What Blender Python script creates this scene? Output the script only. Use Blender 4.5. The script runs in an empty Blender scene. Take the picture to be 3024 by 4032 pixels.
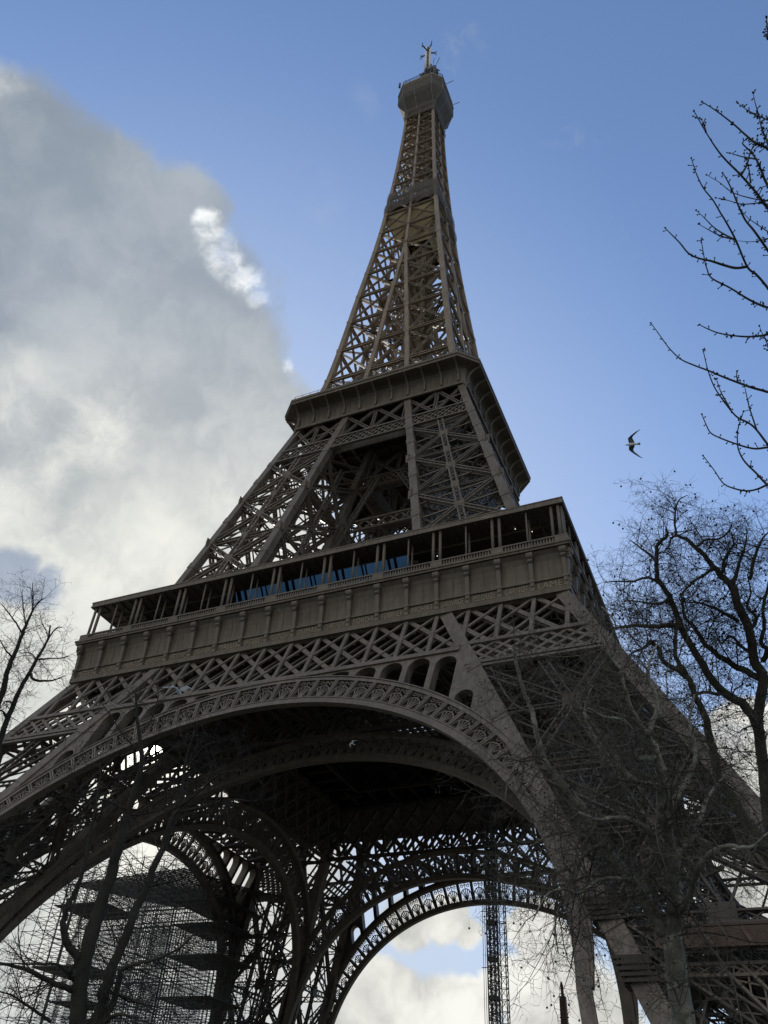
import bpy, math, random
import numpy as np
from mathutils import Vector, Matrix, geometry

# ------------------------------------------------------------------ camera, sky, sun
scene = bpy.context.scene
COL = scene.collection
FPX = 3225.36                       # focal length in pixels of the 3024x4032 photograph
CAM = np.array([47.6331, -109.5964, -0.8688])
YAW, PITCH, ROLL = -0.449483, 0.698785, 0.067247
GROUND = -2.5

def cam_axes():
    f = np.array([math.sin(YAW)*math.cos(PITCH), math.cos(YAW)*math.cos(PITCH), math.sin(PITCH)])
    r = np.array([math.cos(YAW), -math.sin(YAW), 0.0])
    u = np.cross(r, f)
    c, s = math.cos(ROLL), math.sin(ROLL)
    return c*r+s*u, -s*r+c*u, f
AX, AY, AZ = cam_axes()
cam = bpy.data.cameras.new('camera')
cam.sensor_fit = 'VERTICAL'
cam.sensor_height = 36.0
cam.lens = FPX/4032*36.0
cam.clip_start = 0.1
cam.clip_end = 6000
cam_ob = bpy.data.objects.new('camera', cam)
COL.objects.link(cam_ob)
cam_ob.matrix_world = Matrix(((AX[0], AY[0], -AZ[0], CAM[0]), (AX[1], AY[1], -AZ[1], CAM[1]),
                              (AX[2], AY[2], -AZ[2], CAM[2]), (0, 0, 0, 1)))
scene.camera = cam_ob
scene.view_settings.view_transform = 'Standard'
scene.view_settings.look = 'None'
scene.view_settings.gamma = 1.0
scene.view_settings.exposure = 0.7
scene.cycles.max_bounces = 5
scene.cycles.transparent_max_bounces = 12

def sight(px, py):
    """direction of a point of the photograph (1659-pixel-wide copy)"""
    x, y = px*3024/1659.0, py*3024/1659.0
    d = ((x-1512)*AX - (y-2016)*AY)/FPX + AZ
    return d/np.linalg.norm(d)
def at(px, py, dist):
    return CAM + sight(px, py)*dist

SUN_EL, SUN_AZ = 22.25, -40.7        # azimuth from +Y towards +X
sun_dir = np.array([math.cos(math.radians(SUN_EL))*math.sin(math.radians(SUN_AZ)),
                    math.cos(math.radians(SUN_EL))*math.cos(math.radians(SUN_AZ)), math.sin(math.radians(SUN_EL))])
sun = bpy.data.lights.new('sun', 'SUN')
sun.energy = 4.0
sun.angle = math.radians(0.5)
sun.color = (1.0, 0.93, 0.82)
sun_ob = bpy.data.objects.new('sun', sun)
COL.objects.link(sun_ob)
sun_ob.rotation_euler = Vector(sun_dir).to_track_quat('Z', 'Y').to_euler()

world = bpy.data.worlds.new('World')
scene.world = world
world.use_nodes = True
def build_sky():
    nt = world.node_tree
    N, L = nt.nodes, nt.links
    N.clear()
    out = N.new('ShaderNodeOutputWorld')
    bg = N.new('ShaderNodeBackground')
    sky = N.new('ShaderNodeTexSky')
    sky.sky_type = 'NISHITA'
    sky.sun_disc = False
    sky.sun_elevation = math.radians(SUN_EL)
    sky.sun_rotation = math.radians(SUN_AZ)
    sky.air_density = 1.0
    sky.dust_density = 0.6
    sky.ozone_density = 2.0
    tc = N.new('ShaderNodeTexCoord')
    DIR = tc.outputs['Generated']
    def val(x):
        return x
    def m(op, a, b=None, c=None, clamp=False):
        n = N.new('ShaderNodeMath'); n.operation = op; n.use_clamp = clamp
        for i, v in enumerate((a, b, c)):
            if v is None: continue
            if hasattr(v, 'default_value') or hasattr(v, 'links'): L.new(v, n.inputs[i])
            else: n.inputs[i].default_value = v
        return n.outputs[0]
    def noise(scale, detail, rough, vec, dist=0.0):
        n = N.new('ShaderNodeTexNoise'); n.inputs['Scale'].default_value = scale
        n.inputs['Detail'].default_value = detail; n.inputs['Roughness'].default_value = rough
        n.inputs['Distortion'].default_value = dist
        L.new(vec, n.inputs['Vector']); return n
    def vm(op, a, b):
        n = N.new('ShaderNodeVectorMath'); n.operation = op
        for i, v in enumerate((a, b)):
            if isinstance(v, (tuple, list)): n.inputs[i].default_value = v
            else: L.new(v, n.inputs[i])
        return n.outputs['Vector'] if op != 'DOT_PRODUCT' else n.outputs['Value']
    def warp(vec, scale, amp, detail):
        n = noise(scale, detail, 0.55, vec)
        d = vm('SUBTRACT', n.outputs['Color'], (0.5, 0.5, 0.5))
        d = vm('MULTIPLY', d, (amp, amp, amp))
        n2 = N.new('ShaderNodeVectorMath'); n2.operation = 'NORMALIZE'; L.new(vm('ADD', vec, d), n2.inputs[0])
        return n2.outputs['Vector']
    W1 = warp(DIR, 3.2, 0.16, 8)      # cloud edges
    W2 = warp(DIR, 9.0, 0.07, 8)
    W3 = warp(DIR, 16.0, 0.03, 7)
    W4 = warp(warp(DIR, 11.0, 0.05, 9), 40.0, 0.02, 6)
    def blob(vec, d, r0, r1):
        """1 inside the angle r0 (degrees) round direction d, falling to 0 at r1"""
        v = vm('DOT_PRODUCT', vec, tuple(float(q) for q in d))
        v = m('ARCCOSINE', m('MINIMUM', v, 0.99999))
        n = N.new('ShaderNodeMapRange'); n.interpolation_type = 'SMOOTHSTEP'
        L.new(v, n.inputs['Value'])
        n.inputs['From Min'].default_value = math.radians(r0); n.inputs['From Max'].default_value = math.radians(r1)
        n.inputs['To Min'].default_value = 1.0; n.inputs['To Max'].default_value = 0.0
        return n.outputs['Result']
    def union(vec, lst):
        o = None
        for d, r0, r1 in lst:
            b = blob(vec, d, r0, r1)
            o = b if o is None else m('MAXIMUM', o, b)
        return o
    def mixc(fac, a, b):
        n = N.new('ShaderNodeMix'); n.data_type = 'RGBA'
        L.new(fac, n.inputs['Factor']) if hasattr(fac, 'links') else None
        for i, v in ((6, a), (7, b)):
            if isinstance(v, tuple): n.inputs[i].default_value = v+(1.0,)
            else: L.new(v, n.inputs[i])
        return n.outputs[2]
    #CLOUDS
    D = SKYBLOBS
    bank = union(W1, D['bank'])
    hole = union(W3, D['hole'])
    n1 = noise(3.6, 5, 0.5, W1)
    n3 = noise(7.0, 12, 0.62, W4, 0.2)
    def step(v, a, b):
        n = N.new('ShaderNodeMapRange'); n.interpolation_type = 'SMOOTHSTEP'
        L.new(v, n.inputs['Value']); n.inputs['From Min'].default_value = a; n.inputs['From Max'].default_value = b
        return n.outputs['Result']
    n3s = m('SUBTRACT', n3.outputs['Fac'], 0.5)
    alpha_bank = step(m('ADD', bank, m('MULTIPLY', n3s, 1.35)), 0.22, 0.62)
    hole_mask = step(m('ADD', hole, m('MULTIPLY', n3s, 2.4)), 0.30, 0.85)
    low = union(W3, D['low'])
    edge2 = m('ADD', low, m('MULTIPLY', m('SUBTRACT', noise(17.0, 10, 0.6, DIR, 0.2).outputs['Fac'], 0.5), 1.1))
    alpha_low = step(edge2, 0.24, 0.66)
    back = m('ADD', union(W1, D['back']), m('MULTIPLY', n3s, 0.6))
    alpha_back = step(back, 0.2, 0.7)
    wisp = m('MULTIPLY', union(W1, D['wisp']), step(noise(14.0, 8, 0.55, W1).outputs['Fac'], 0.35, 0.8))
    # brightness of the bank: thin, sunlit rims and the light near the sun
    glow = blob(DIR, sun_dir, 1.0, 33.0)
    glow2 = blob(DIR, sun_dir, 0.0, 11.0)
    rim = m('MULTIPLY', step(union(W4, D['rim']), 0.05, 0.9), step(noise(24.0, 10, 0.62, W4).outputs['Fac'], 0.30, 0.72))
    lit = m('MULTIPLY', union(W4, D['lit']), step(noise(9.0, 11, 0.62, W4).outputs['Fac'], 0.36, 0.68))
    nb = step(n1.outputs['Fac'], 0.30, 0.72)
    nf = step(noise(11.0, 11, 0.6, W4).outputs['Fac'], 0.34, 0.68)
    grey = mixc(m('MULTIPLY', m('ADD', nb, nf), 0.5), (0.26, 0.31, 0.385), (0.44, 0.49, 0.545))
    warm = mixc(m('MULTIPLY', m('ADD', nb, nf), 0.5), (0.52, 0.545, 0.53), (1.05, 1.03, 0.93))
    cb = mixc(m('POWER', glow, 0.75), grey, warm)
    cb = mixc(m('MULTIPLY', lit, 0.8), cb, (0.93, 0.93, 0.86))
    cb = mixc(rim, cb, (1.0, 1.03, 1.03))
    nl = step(noise(10.0, 7, 0.55, W2).outputs['Fac'], 0.34, 0.64)
    cl = mixc(nl, (0.50, 0.50, 0.47), (0.96, 0.95, 0.89))
    # clear sky, its dazzle near the sun held back as a veil of thin haze does
    k = 0.62/SKY_STRENGTH
    skyc = N.new('ShaderNodeVectorMath'); skyc.operation = 'MULTIPLY'
    L.new(sky.outputs['Color'], skyc.inputs[0]); skyc.inputs[1].default_value = SKY_TINT
    lum = m('MULTIPLY', vm('DOT_PRODUCT', skyc.outputs['Vector'], (0.25, 0.6, 0.15)), 1.0/(0.72*k))
    fac = m('POWER', m('ADD', 1.0, m('POWER', lum, 3.0)), -0.3333)
    def sc(col, kk=k):
        n = N.new('ShaderNodeVectorMath'); n.operation = 'SCALE'; L.new(col, n.inputs[0])
        if hasattr(kk, 'links'): L.new(kk, n.inputs['Scale'])
        else: n.inputs['Scale'].default_value = kk
        return n.outputs['Vector']
    c = sc(skyc.outputs['Vector'], fac)
    pale = blob(DIR, sun_dir, 6.0, 50.0)
    palec = N.new('ShaderNodeVectorMath'); palec.operation = 'SCALE'; palec.inputs[0].default_value = (0.56, 0.66, 0.82); palec.inputs['Scale'].default_value = k
    c = mixc(m('MULTIPLY', pale, 0.85), c, palec.outputs['Vector'])
    wc = N.new('ShaderNodeVectorMath'); wc.operation = 'SCALE'; wc.inputs[0].default_value = (0.5, 0.58, 0.72); wc.inputs['Scale'].default_value = k
    c = mixc(m('MULTIPLY', wisp, 0.30), c, wc.outputs['Vector'])
    c = mixc(alpha_low, c, sc(cl))
    c = mixc(alpha_back, c, sc(mixc(nb, (0.50, 0.49, 0.47), (0.92, 0.88, 0.80))))
    c = mixc(alpha_bank, c, sc(cb))
    c = mixc(m('MULTIPLY', hole_mask, 0.92), c, sc(mixc(nf, (0.33, 0.39, 0.50), (0.42, 0.48, 0.58))))
    # the sun itself behind thin cloud
    disc = blob(DIR, sun_dir, 0.25, 0.6)
    halo = m('POWER', glow2, 3.0)
    add = m('ADD', m('MULTIPLY', disc, 25.0), m('MULTIPLY', halo, 1.2))
    addc = N.new('ShaderNodeVectorMath'); addc.operation = 'SCALE'
    addc.inputs[0].default_value = (1.0, 0.93, 0.78); L.new(add, addc.inputs['Scale'])
    c = vm('ADD', c, sc(addc.outputs['Vector']))
    L.new(c, bg.inputs['Color'])
    bg.inputs['Strength'].default_value = SKY_STRENGTH
    L.new(bg.outputs[0], out.inputs['Surface'])
SKY_STRENGTH = 0.12
SKY_TINT = (0.98, 1.04, 1.16)
def S_(px, py, r0, r1): return (sight(px, py), r0, r1)
SKYBLOBS = {
 'bank': [S_(-300, 860, 15, 23), S_(0, 900, 13, 20), S_(180, 1000, 12, 20), S_(330, 900, 7, 14), S_(40, 560, 4, 11), S_(-60, 420, 4, 9), S_(400, 740, 2, 7), S_(30, 330, 1, 6.5), S_(190, 400, 1, 6.5), S_(300, 520, 2, 7),
          S_(430, 1080, 5.5, 12), S_(-200, 1500, 16, 22), S_(150, 1500, 11, 18), S_(300, 1700, 9, 18), S_(60, 1900, 8, 16), S_(350, 2100, 7, 14),
          S_(480, 1280, 6, 12), S_(150, 2200, 7, 14), S_(-400, 1000, 20, 26), S_(-700, 1600, 24, 30)],
 'hole': [S_(25, 1245, 0.8, 3.0), S_(100, 1262, 0.4, 2.4)],
 'low': [S_(880, 1985, 0.5, 2.6), S_(970, 1980, 0.6, 2.2), S_(1010, 2010, 0.2, 1.6), S_(830, 2130, 0.8, 2.8), S_(1010, 2180, .8, 2.6), S_(770, 2180, 1.2, 3.6), S_(1090, 2130, .6, 2.6), S_(1160, 2160, 1.4, 3.6),
         S_(1170, 2010, 0.9, 2.8), S_(1230, 2050, .5, 2.2), S_(950, 2260, 2.0, 5.0), S_(1250, 2230, 2.0, 5.5), S_(1620, 1590, 1.2, 3.4), S_(1700, 1680, 2.5, 5.5), S_(1570, 1690, 1.0, 4.5), S_(1620, 1900, 3, 7)],
 'wisp': [S_(650, 400, 0.2, 2.6), S_(690, 460, 0.1, 2.2), S_(770, 185, 0.1, 1.6)],
 'lit': [S_(40, 1060, 1, 7), S_(200, 930, 1, 5), S_(120, 1160, 1, 6), S_(40, 1340, 1, 6), S_(330, 1190, 1, 6), S_(480, 1060, 0, 4), S_(250, 1260, 1, 6), S_(60, 880, 0, 5), S_(20, 120, 0, 4), S_(250, 1400, 1, 8), S_(80, 1480, 1, 8)],
 'rim': [S_(447, 470, 0.0, 1.2), S_(458, 515, 0.1, 1.7), S_(475, 560, 0.2, 1.9), S_(510, 590, 0.1, 1.7), S_(540, 605, 0.1, 1.5), S_(555, 645, 0.1, 1.2), S_(622, 782, 0.0, .9)],
}
def A_(az, el, r0, r1):
    a, e = math.radians(az), math.radians(el)
    return ((math.cos(e)*math.sin(a), math.cos(e)*math.cos(a), math.sin(e)), r0, r1)
SKYBLOBS['back'] = [A_(150, 35, 22, 32), A_(195, 28, 20, 30), A_(110, 25, 14, 24), A_(235, 38, 16, 26), A_(170, 62, 14, 24)]  # unseen clouds behind the camera, added as neutral fill light on the tower
build_sky()

# ------------------------------------------------------------------ materials
MATS = {}
def mat(name, col, rough=0.6, var=0.12, scale=0.6, metallic=0.0, spec=0.4, patch=None, vor=None, bump=0.0, two=None, streak=0.0):
    m = bpy.data.materials.new(name); m.use_nodes = True
    nt = m.node_tree; N, L = nt.nodes, nt.links
    b = N['Principled BSDF']
    b.inputs['Roughness'].default_value = rough
    b.inputs['Metallic'].default_value = metallic
    b.inputs['Specular IOR Level'].default_value = spec
    tc = N.new('ShaderNodeTexCoord')
    n = N.new('ShaderNodeTexNoise'); n.inputs['Scale'].default_value = scale; n.inputs['Detail'].default_value = 6
    L.new(tc.outputs['Object'], n.inputs['Vector'])
    r = N.new('ShaderNodeValToRGB')
    r.color_ramp.elements[0].position = 0.32; r.color_ramp.elements[1].position = 0.70
    two = two or tuple(min(1, c*(1+var)) for c in col)
    r.color_ramp.elements[0].color = tuple(c*(1-var) for c in col)+(1,)
    r.color_ramp.elements[1].color = tuple(two)+(1,)
    L.new(n.outputs['Fac'], r.inputs['Fac'])
    colout = r.outputs['Color']
    if patch:                                   # worn or mossy patches with a shape of their own
        pcol, pscale, p0, p1 = patch
        v = N.new('ShaderNodeTexNoise'); v.inputs['Scale'].default_value = pscale; v.inputs['Detail'].default_value = 8; v.inputs['Roughness'].default_value = 0.65
        L.new(tc.outputs['Object'], v.inputs['Vector'])
        mr = N.new('ShaderNodeMapRange'); mr.inputs['From Min'].default_value = p0; mr.inputs['From Max'].default_value = p1
        L.new(v.outputs['Fac'], mr.inputs['Value'])
        mx = N.new('ShaderNodeMix'); mx.data_type = 'RGBA'
        L.new(mr.outputs['Result'], mx.inputs['Factor']); L.new(colout, mx.inputs[6]); mx.inputs[7].default_value = tuple(pcol)+(1,)
        colout = mx.outputs[2]
    if streak:                                  # rain streaks and grime running down
        mp = N.new('ShaderNodeMapping'); mp.inputs['Scale'].default_value = (2.2, 2.2, 0.16)
        L.new(tc.outputs['Object'], mp.inputs['Vector'])
        sn = N.new('ShaderNodeTexNoise'); sn.inputs['Scale'].default_value = 1.0; sn.inputs['Detail'].default_value = 7; sn.inputs['Roughness'].default_value = 0.6
        L.new(mp.outputs['Vector'], sn.inputs['Vector'])
        mr = N.new('ShaderNodeMapRange'); mr.inputs['From Min'].default_value = 0.35; mr.inputs['From Max'].default_value = 0.68
        mr.inputs['To Min'].default_value = 1.0-streak; mr.inputs['To Max'].default_value = 1.0+streak*0.5
        L.new(sn.outputs['Fac'], mr.inputs['Value'])
        sv = N.new('ShaderNodeVectorMath'); sv.operation = 'SCALE'
        L.new(colout, sv.inputs[0]); L.new(mr.outputs['Result'], sv.inputs['Scale']); colout = sv.outputs['Vector']
    L.new(colout, b.inputs['Base Color'])
    if bump:
        bn = N.new('ShaderNodeBump'); bn.inputs['Strength'].default_value = bump; bn.inputs['Distance'].default_value = 0.05
        n2 = N.new('ShaderNodeTexNoise'); n2.inputs['Scale'].default_value = scale*6; n2.inputs['Detail'].default_value = 5
        L.new(tc.outputs['Object'], n2.inputs['Vector']); L.new(n2.outputs['Fac'], bn.inputs['Height']); L.new(bn.outputs['Normal'], b.inputs['Normal'])
    MATS[name] = m
    return m
# the tower is painted in three shades of brown, the darkest at the bottom, deepened further to paint in the legs' inner shade
PAINT_LOW_SHADED = mat('dark_shaded_tower_paint', (0.078, 0.066, 0.058), 0.55, 0.18, 0.35, patch=((0.056, 0.045, 0.037), 0.9, 0.55, 0.75), streak=0.28)
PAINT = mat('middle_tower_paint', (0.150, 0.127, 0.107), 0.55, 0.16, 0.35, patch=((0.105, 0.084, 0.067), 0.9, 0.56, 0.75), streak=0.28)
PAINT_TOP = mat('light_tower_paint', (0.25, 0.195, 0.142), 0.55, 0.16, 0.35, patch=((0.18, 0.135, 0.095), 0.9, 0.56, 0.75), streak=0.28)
PANEL = mat('frieze_paint', (0.140, 0.116, 0.093), 0.6, 0.14, 0.5, patch=((0.10, 0.08, 0.062), 0.8, 0.58, 0.72), streak=0.25)
GOLD = mat('letter_paint', (0.27, 0.22, 0.165), 0.5, 0.1, 1.0)
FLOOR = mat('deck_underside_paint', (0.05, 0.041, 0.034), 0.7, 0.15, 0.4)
RUST = mat('red_brown_steel', (0.085, 0.055, 0.043), 0.6, 0.15, 0.6)
GLASS = mat('blue_glass', (0.022, 0.052, 0.122), 0.06, 0.2, 0.2, metallic=1.0)
GALV = mat('galvanised_tube', (0.17, 0.19, 0.22), 0.45, 0.15, 1.0, metallic=0.3)
DARKTUBE = mat('weathered_scaffold_tube', (0.075, 0.082, 0.09), 0.6, 0.15, 1.0)
PLANK = mat('scaffold_planks', (0.09, 0.10, 0.09), 0.8, 0.2, 1.5)
SHEET = mat('grey_safety_sheet', (0.088, 0.079, 0.073), 0.85, 0.18, 0.5, patch=((0.12, 0.105, 0.085), 0.35, 0.55, 0.75))
WHITE = mat('white_mast_paint', (0.72, 0.74, 0.76), 0.45, 0.06, 0.6)
DARK = mat('dark_antenna_metal', (0.05, 0.05, 0.055), 0.5, 0.15, 1.0)
FUNNEL = mat('ochre_funnel_sheeting', (0.30, 0.235, 0.14), 0.8, 0.2, 0.4)
BROWNMAST = mat('brown_mast_paint', (0.09, 0.052, 0.045), 0.6, 0.12, 1.0)
BARK = mat('plane_bark', (0.20, 0.198, 0.165), 0.85, 0.35, 3.2, patch=((0.36, 0.35, 0.29), 2.6, 0.52, 0.60), bump=0.5)
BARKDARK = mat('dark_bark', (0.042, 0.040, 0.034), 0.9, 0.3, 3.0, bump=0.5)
MOSSY = mat('mossy_bark', (0.060, 0.058, 0.046), 0.9, 0.3, 2.5, patch=((0.065, 0.080, 0.030), 1.2, 0.52, 0.62), bump=0.5)
TWIG = mat('twig_bark', (0.088, 0.080, 0.066), 0.85, 0.3, 4.0)
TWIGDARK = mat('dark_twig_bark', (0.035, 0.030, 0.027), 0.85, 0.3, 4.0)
SEED = mat('dry_seed_ball', (0.045, 0.034, 0.026), 0.9, 0.3, 8.0)
GULLW = mat('white_plumage', (0.72, 0.73, 0.74), 0.8, 0.06, 6.0)
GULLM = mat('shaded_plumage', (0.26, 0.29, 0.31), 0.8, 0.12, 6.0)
GULLG = mat('grey_wing_plumage', (0.16, 0.17, 0.185), 0.8, 0.12, 6.0)
GULLB = mat('dark_wingtip_plumage', (0.03, 0.03, 0.032), 0.8, 0.12, 6.0)
GROUNDM = mat('gravel_and_grass', (0.05, 0.048, 0.043), 0.95, 0.25, 0.08, patch=((0.035, 0.05, 0.02), 0.02, 0.5, 0.56))
# thin sheeting lets a little of the lattice show
def net_material(name, col, through):
    m = bpy.data.materials.new(name); m.use_nodes = True
    N, L = m.node_tree.nodes, m.node_tree.links
    b = N['Principled BSDF']; b.inputs['Base Color'].default_value = col+(1,); b.inputs['Roughness'].default_value = 0.9
    tr = N.new('ShaderNodeBsdfTransparent'); mx = N.new('ShaderNodeMixShader')
    tc = N.new('ShaderNodeTexCoord'); n = N.new('ShaderNodeTexNoise'); n.inputs['Scale'].default_value = 0.5; n.inputs['Detail'].default_value = 5
    L.new(tc.outputs['Object'], n.inputs['Vector'])
    mr = N.new('ShaderNodeMapRange'); mr.inputs['From Min'].default_value = 0.3; mr.inputs['From Max'].default_value = 0.7
    mr.inputs['To Min'].default_value = through*0.5; mr.inputs['To Max'].default_value = through*1.5
    L.new(n.outputs['Fac'], mr.inputs['Value']); L.new(mr.outputs['Result'], mx.inputs[0])
    L.new(b.outputs[0], mx.inputs[1]); L.new(tr.outputs[0], mx.inputs[2])
    L.new(mx.outputs[0], N['Material Output'].inputs['Surface'])
    return m
NET = net_material('grey_netting', (0.105, 0.096, 0.088), 0.42)

# ------------------------------------------------------------------ mesh helpers
def nrm(v):
    v = np.asarray(v, float); return v/max(1e-12, np.linalg.norm(v))
class MB:
    def __init__(s):
        s.V = []; s.F = []; s.smooth = set()
    def add(s, vs, fs, smooth=False):
        n = len(s.V)
        s.V.extend(tuple(float(c) for c in v) for v in vs)
        if smooth: s.smooth.update(range(len(s.F), len(s.F)+len(fs)))
        s.F.extend(tuple(i+n for i in f) for f in fs)
    def bar(s, p, q, w, h, up=(0, 0, 1), caps=True):
        p = np.asarray(p, float); q = np.asarray(q, float)
        d = q-p; l = np.linalg.norm(d)
        if l < 1e-6: return
        d = d/l
        sd = np.cross(d, up)
        if np.linalg.norm(sd) < 1e-4: sd = np.cross(d, (1, 0, 0.01))
        sd = sd/np.linalg.norm(sd); u = np.cross(sd, d)
        a = sd*w/2; b = u*h/2
        vs = [p-a-b, p+a-b, p+a+b, p-a+b, q-a-b, q+a-b, q+a+b, q-a+b]
        fs = [(0, 1, 5, 4), (1, 2, 6, 5), (2, 3, 7, 6), (3, 0, 4, 7)]
        if caps: fs += [(3, 2, 1, 0), (4, 5, 6, 7)]
        s.add(vs, fs)
    def box(s, lo, hi):
        x0, y0, z0 = lo; x1, y1, z1 = hi
        s.add([(x0, y0, z0), (x1, y0, z0), (x1, y1, z0), (x0, y1, z0), (x0, y0, z1), (x1, y0, z1), (x1, y1, z1), (x0, y1, z1)],
              [(3, 2, 1, 0), (4, 5, 6, 7), (0, 1, 5, 4), (1, 2, 6, 5), (2, 3, 7, 6), (3, 0, 4, 7)])
    def tube(s, pts, rad, n=6, cap=True):
        pts = [np.asarray(p, float) for p in pts]
        if np.isscalar(rad): rad = [rad]*len(pts)
        m = len(pts)
        d0 = nrm(pts[1]-pts[0])
        ref = np.cross(d0, (0.3, 0.2, 1.0)); ref = nrm(ref)
        vs = []
        cs = [(math.cos(2*math.pi*k/n), math.sin(2*math.pi*k/n)) for k in range(n)]
        for i in range(m):
            d = nrm(pts[min(i+1, m-1)]-pts[max(i-1, 0)])
            ref = ref-d*np.dot(ref, d); ref = nrm(ref); b = np.cross(d, ref)
            for c, sn in cs: vs.append(pts[i]+rad[i]*(c*ref+sn*b))
        fs = []
        for i in range(m-1):
            for k in range(n):
                k2 = (k+1) % n
                fs.append((i*n+k, i*n+k2, (i+1)*n+k2, (i+1)*n+k))
        if cap:
            fs.append(tuple(reversed(range(n)))); fs.append(tuple((m-1)*n+k for k in range(n)))
        s.add(vs, fs, smooth=n > 4)
    def ball(s, c, r, n=6, k=4, sx=(1, 1, 1)):
        vs = []; fs = []
        c = np.asarray(c, float)
        vs.append(c+np.array((0, 0, -r*sx[2])))
        for i in range(1, k):
            a = -math.pi/2+math.pi*i/k
            for j in range(n):
                t = 2*math.pi*j/n
                vs.append(c+np.array((r*sx[0]*math.cos(a)*math.cos(t), r*sx[1]*math.cos(a)*math.sin(t), r*sx[2]*math.sin(a))))
        vs.append(c+np.array((0, 0, r*sx[2])))
        for j in range(n): fs.append((0, 1+(j+1) % n, 1+j))
        for i in range(k-2):
            for j in range(n):
                a = 1+i*n+j; b = 1+i*n+(j+1) % n
                fs.append((a, b, b+n, a+n))
        t = 1+(k-2)*n
        for j in range(n): fs.append((t+j, t+(j+1) % n, len(vs)-1))
        s.add(vs, fs, smooth=True)
    def loft(s, rings, close=True):
        """rings: equal-length closed loops"""
        n = len(rings[0]); vs = [p for r in rings for p in r]; fs = []
        for i in range(len(rings)-1):
            for k in range(n if close else n-1):
                k2 = (k+1) % n
                fs.append((i*n+k, i*n+k2, (i+1)*n+k2, (i+1)*n+k))
        s.add(vs, fs)
    def build(s, name, m, parent=None):
        me = bpy.data.meshes.new(name)
        me.from_pydata(s.V, [], s.F)
        if s.smooth:
            me.polygons.foreach_set('use_smooth', [i in s.smooth for i in range(len(s.F))])
        me.materials.append(m)
        o = bpy.data.objects.new(name, me); COL.objects.link(o)
        if parent is not None: o.parent = parent
        return o
def empty(name, loc=(0, 0, 0)):
    o = bpy.data.objects.new(name, None); COL.objects.link(o); o.location = loc; o.empty_display_size = 1
    return o
def tag(o, label=None, cat=None, group=None, kind=None):
    if label: o['label'] = label
    if cat: o['category'] = cat
    if group: o['group'] = group
    if kind: o['kind'] = kind
    return o
def turned(o, k, parent=None, loc=None, skip=()):
    """copy of a part and of its sub-parts, turned by k quarter turns about the tower's axis"""
    c = o.copy(); COL.objects.link(c); c.parent = parent if parent is not None else o.parent
    c.rotation_euler.z = o.rotation_euler.z+k*math.pi/2
    if loc is not None: c.location = loc
    for ch in o.children:
        if ch.name.split('.')[0] in skip: continue
        d = ch.copy(); COL.objects.link(d); d.parent = c
    return c
def lattice(mb, p, q, w, dep, nor, cell=None, chord=None, lace=None, X=True):
    """built-up beam: two flanges with crossed lacing between them; w across, dep along the face normal"""
    p = np.asarray(p, float); q = np.asarray(q, float)
    d = q-p; l = np.linalg.norm(d); d = d/l
    sd = nrm(np.cross(d, nor))
    chord = chord or w*0.22; lace = lace or w*0.11; cell = cell or w*1.1
    a = sd*(w-chord)/2
    mb.bar(p-a, q-a, chord, dep, nor); mb.bar(p+a, q+a, chord, dep, nor)
    n = max(1, int(round(l/cell)))
    for i in range(n):
        s0 = p+d*(l*i/n); s1 = p+d*(l*(i+1)/n)
        if X or i % 2 == 0: mb.bar(s0-a, s1+a, lace, dep*0.35, nor, caps=False)
        if X or i % 2 == 1: mb.bar(s0+a, s1-a, lace, dep*0.25, nor, caps=False)
def plate(mb, outer, holes, mapf, t, reveal=None):
    """flat plate with holes in (u,z), thickness t, hole edges reveal deep"""
    pts = []; edges = []; loops = [outer]+holes
    for lp in loops:
        n0 = len(pts); pts += [Vector(p) for p in lp]
        edges += [(n0+i, n0+(i+1) % len(lp)) for i in range(len(lp))]
    vs, es, fs, *_ = geometry.delaunay_2d_cdt(pts, edges, [], 0, 1e-5)
    def inside(poly, x, y):
        r = False; j = len(poly)-1
        for i in range(len(poly)):
            xi, yi = poly[i]; xj, yj = poly[j]
            if (yi > y) != (yj > y) and x < (xj-xi)*(y-yi)/(yj-yi)+xi: r = not r
            j = i
        return r
    keep = []
    for f in fs:
        cx = sum(vs[i][0] for i in f)/len(f); cy = sum(vs[i][1] for i in f)/len(f)
        if inside(outer, cx, cy) and not any(inside(h, cx, cy) for h in holes): keep.append(tuple(f))
    mb.add([mapf(v[0], v[1], 0) for v in vs], keep)
    mb.add([mapf(v[0], v[1], t) for v in vs], [tuple(reversed(f)) for f in keep])
    for k, lp in enumerate(loops):
        dpt = t if k == 0 else (reveal or t)
        mb.loft([[mapf(p[0], p[1], 0) for p in lp], [mapf(p[0], p[1], dpt) for p in lp]])
def clip(p, q, inside, n=60):
    ok = [inside(p[0]+(q[0]-p[0])*i/n, p[1]+(q[1]-p[1])*i/n) for i in range(n+1)]
    if True not in ok: return None
    i0 = ok.index(True); i1 = n-ok[::-1].index(True)
    if i1-i0 < 2: return None
    f = lambda i: (p[0]+(q[0]-p[0])*i/n, p[1]+(q[1]-p[1])*i/n)
    return f(i0), f(i1)

# ------------------------------------------------------------------ ground
gm = MB(); gm.add([(-2500, -2500, GROUND), (2500, -2500, GROUND), (2500, 2500, GROUND), (-2500, 2500, GROUND)], [(0, 1, 2, 3)])
tag(gm.build('ground', GROUNDM), kind='structure')

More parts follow.
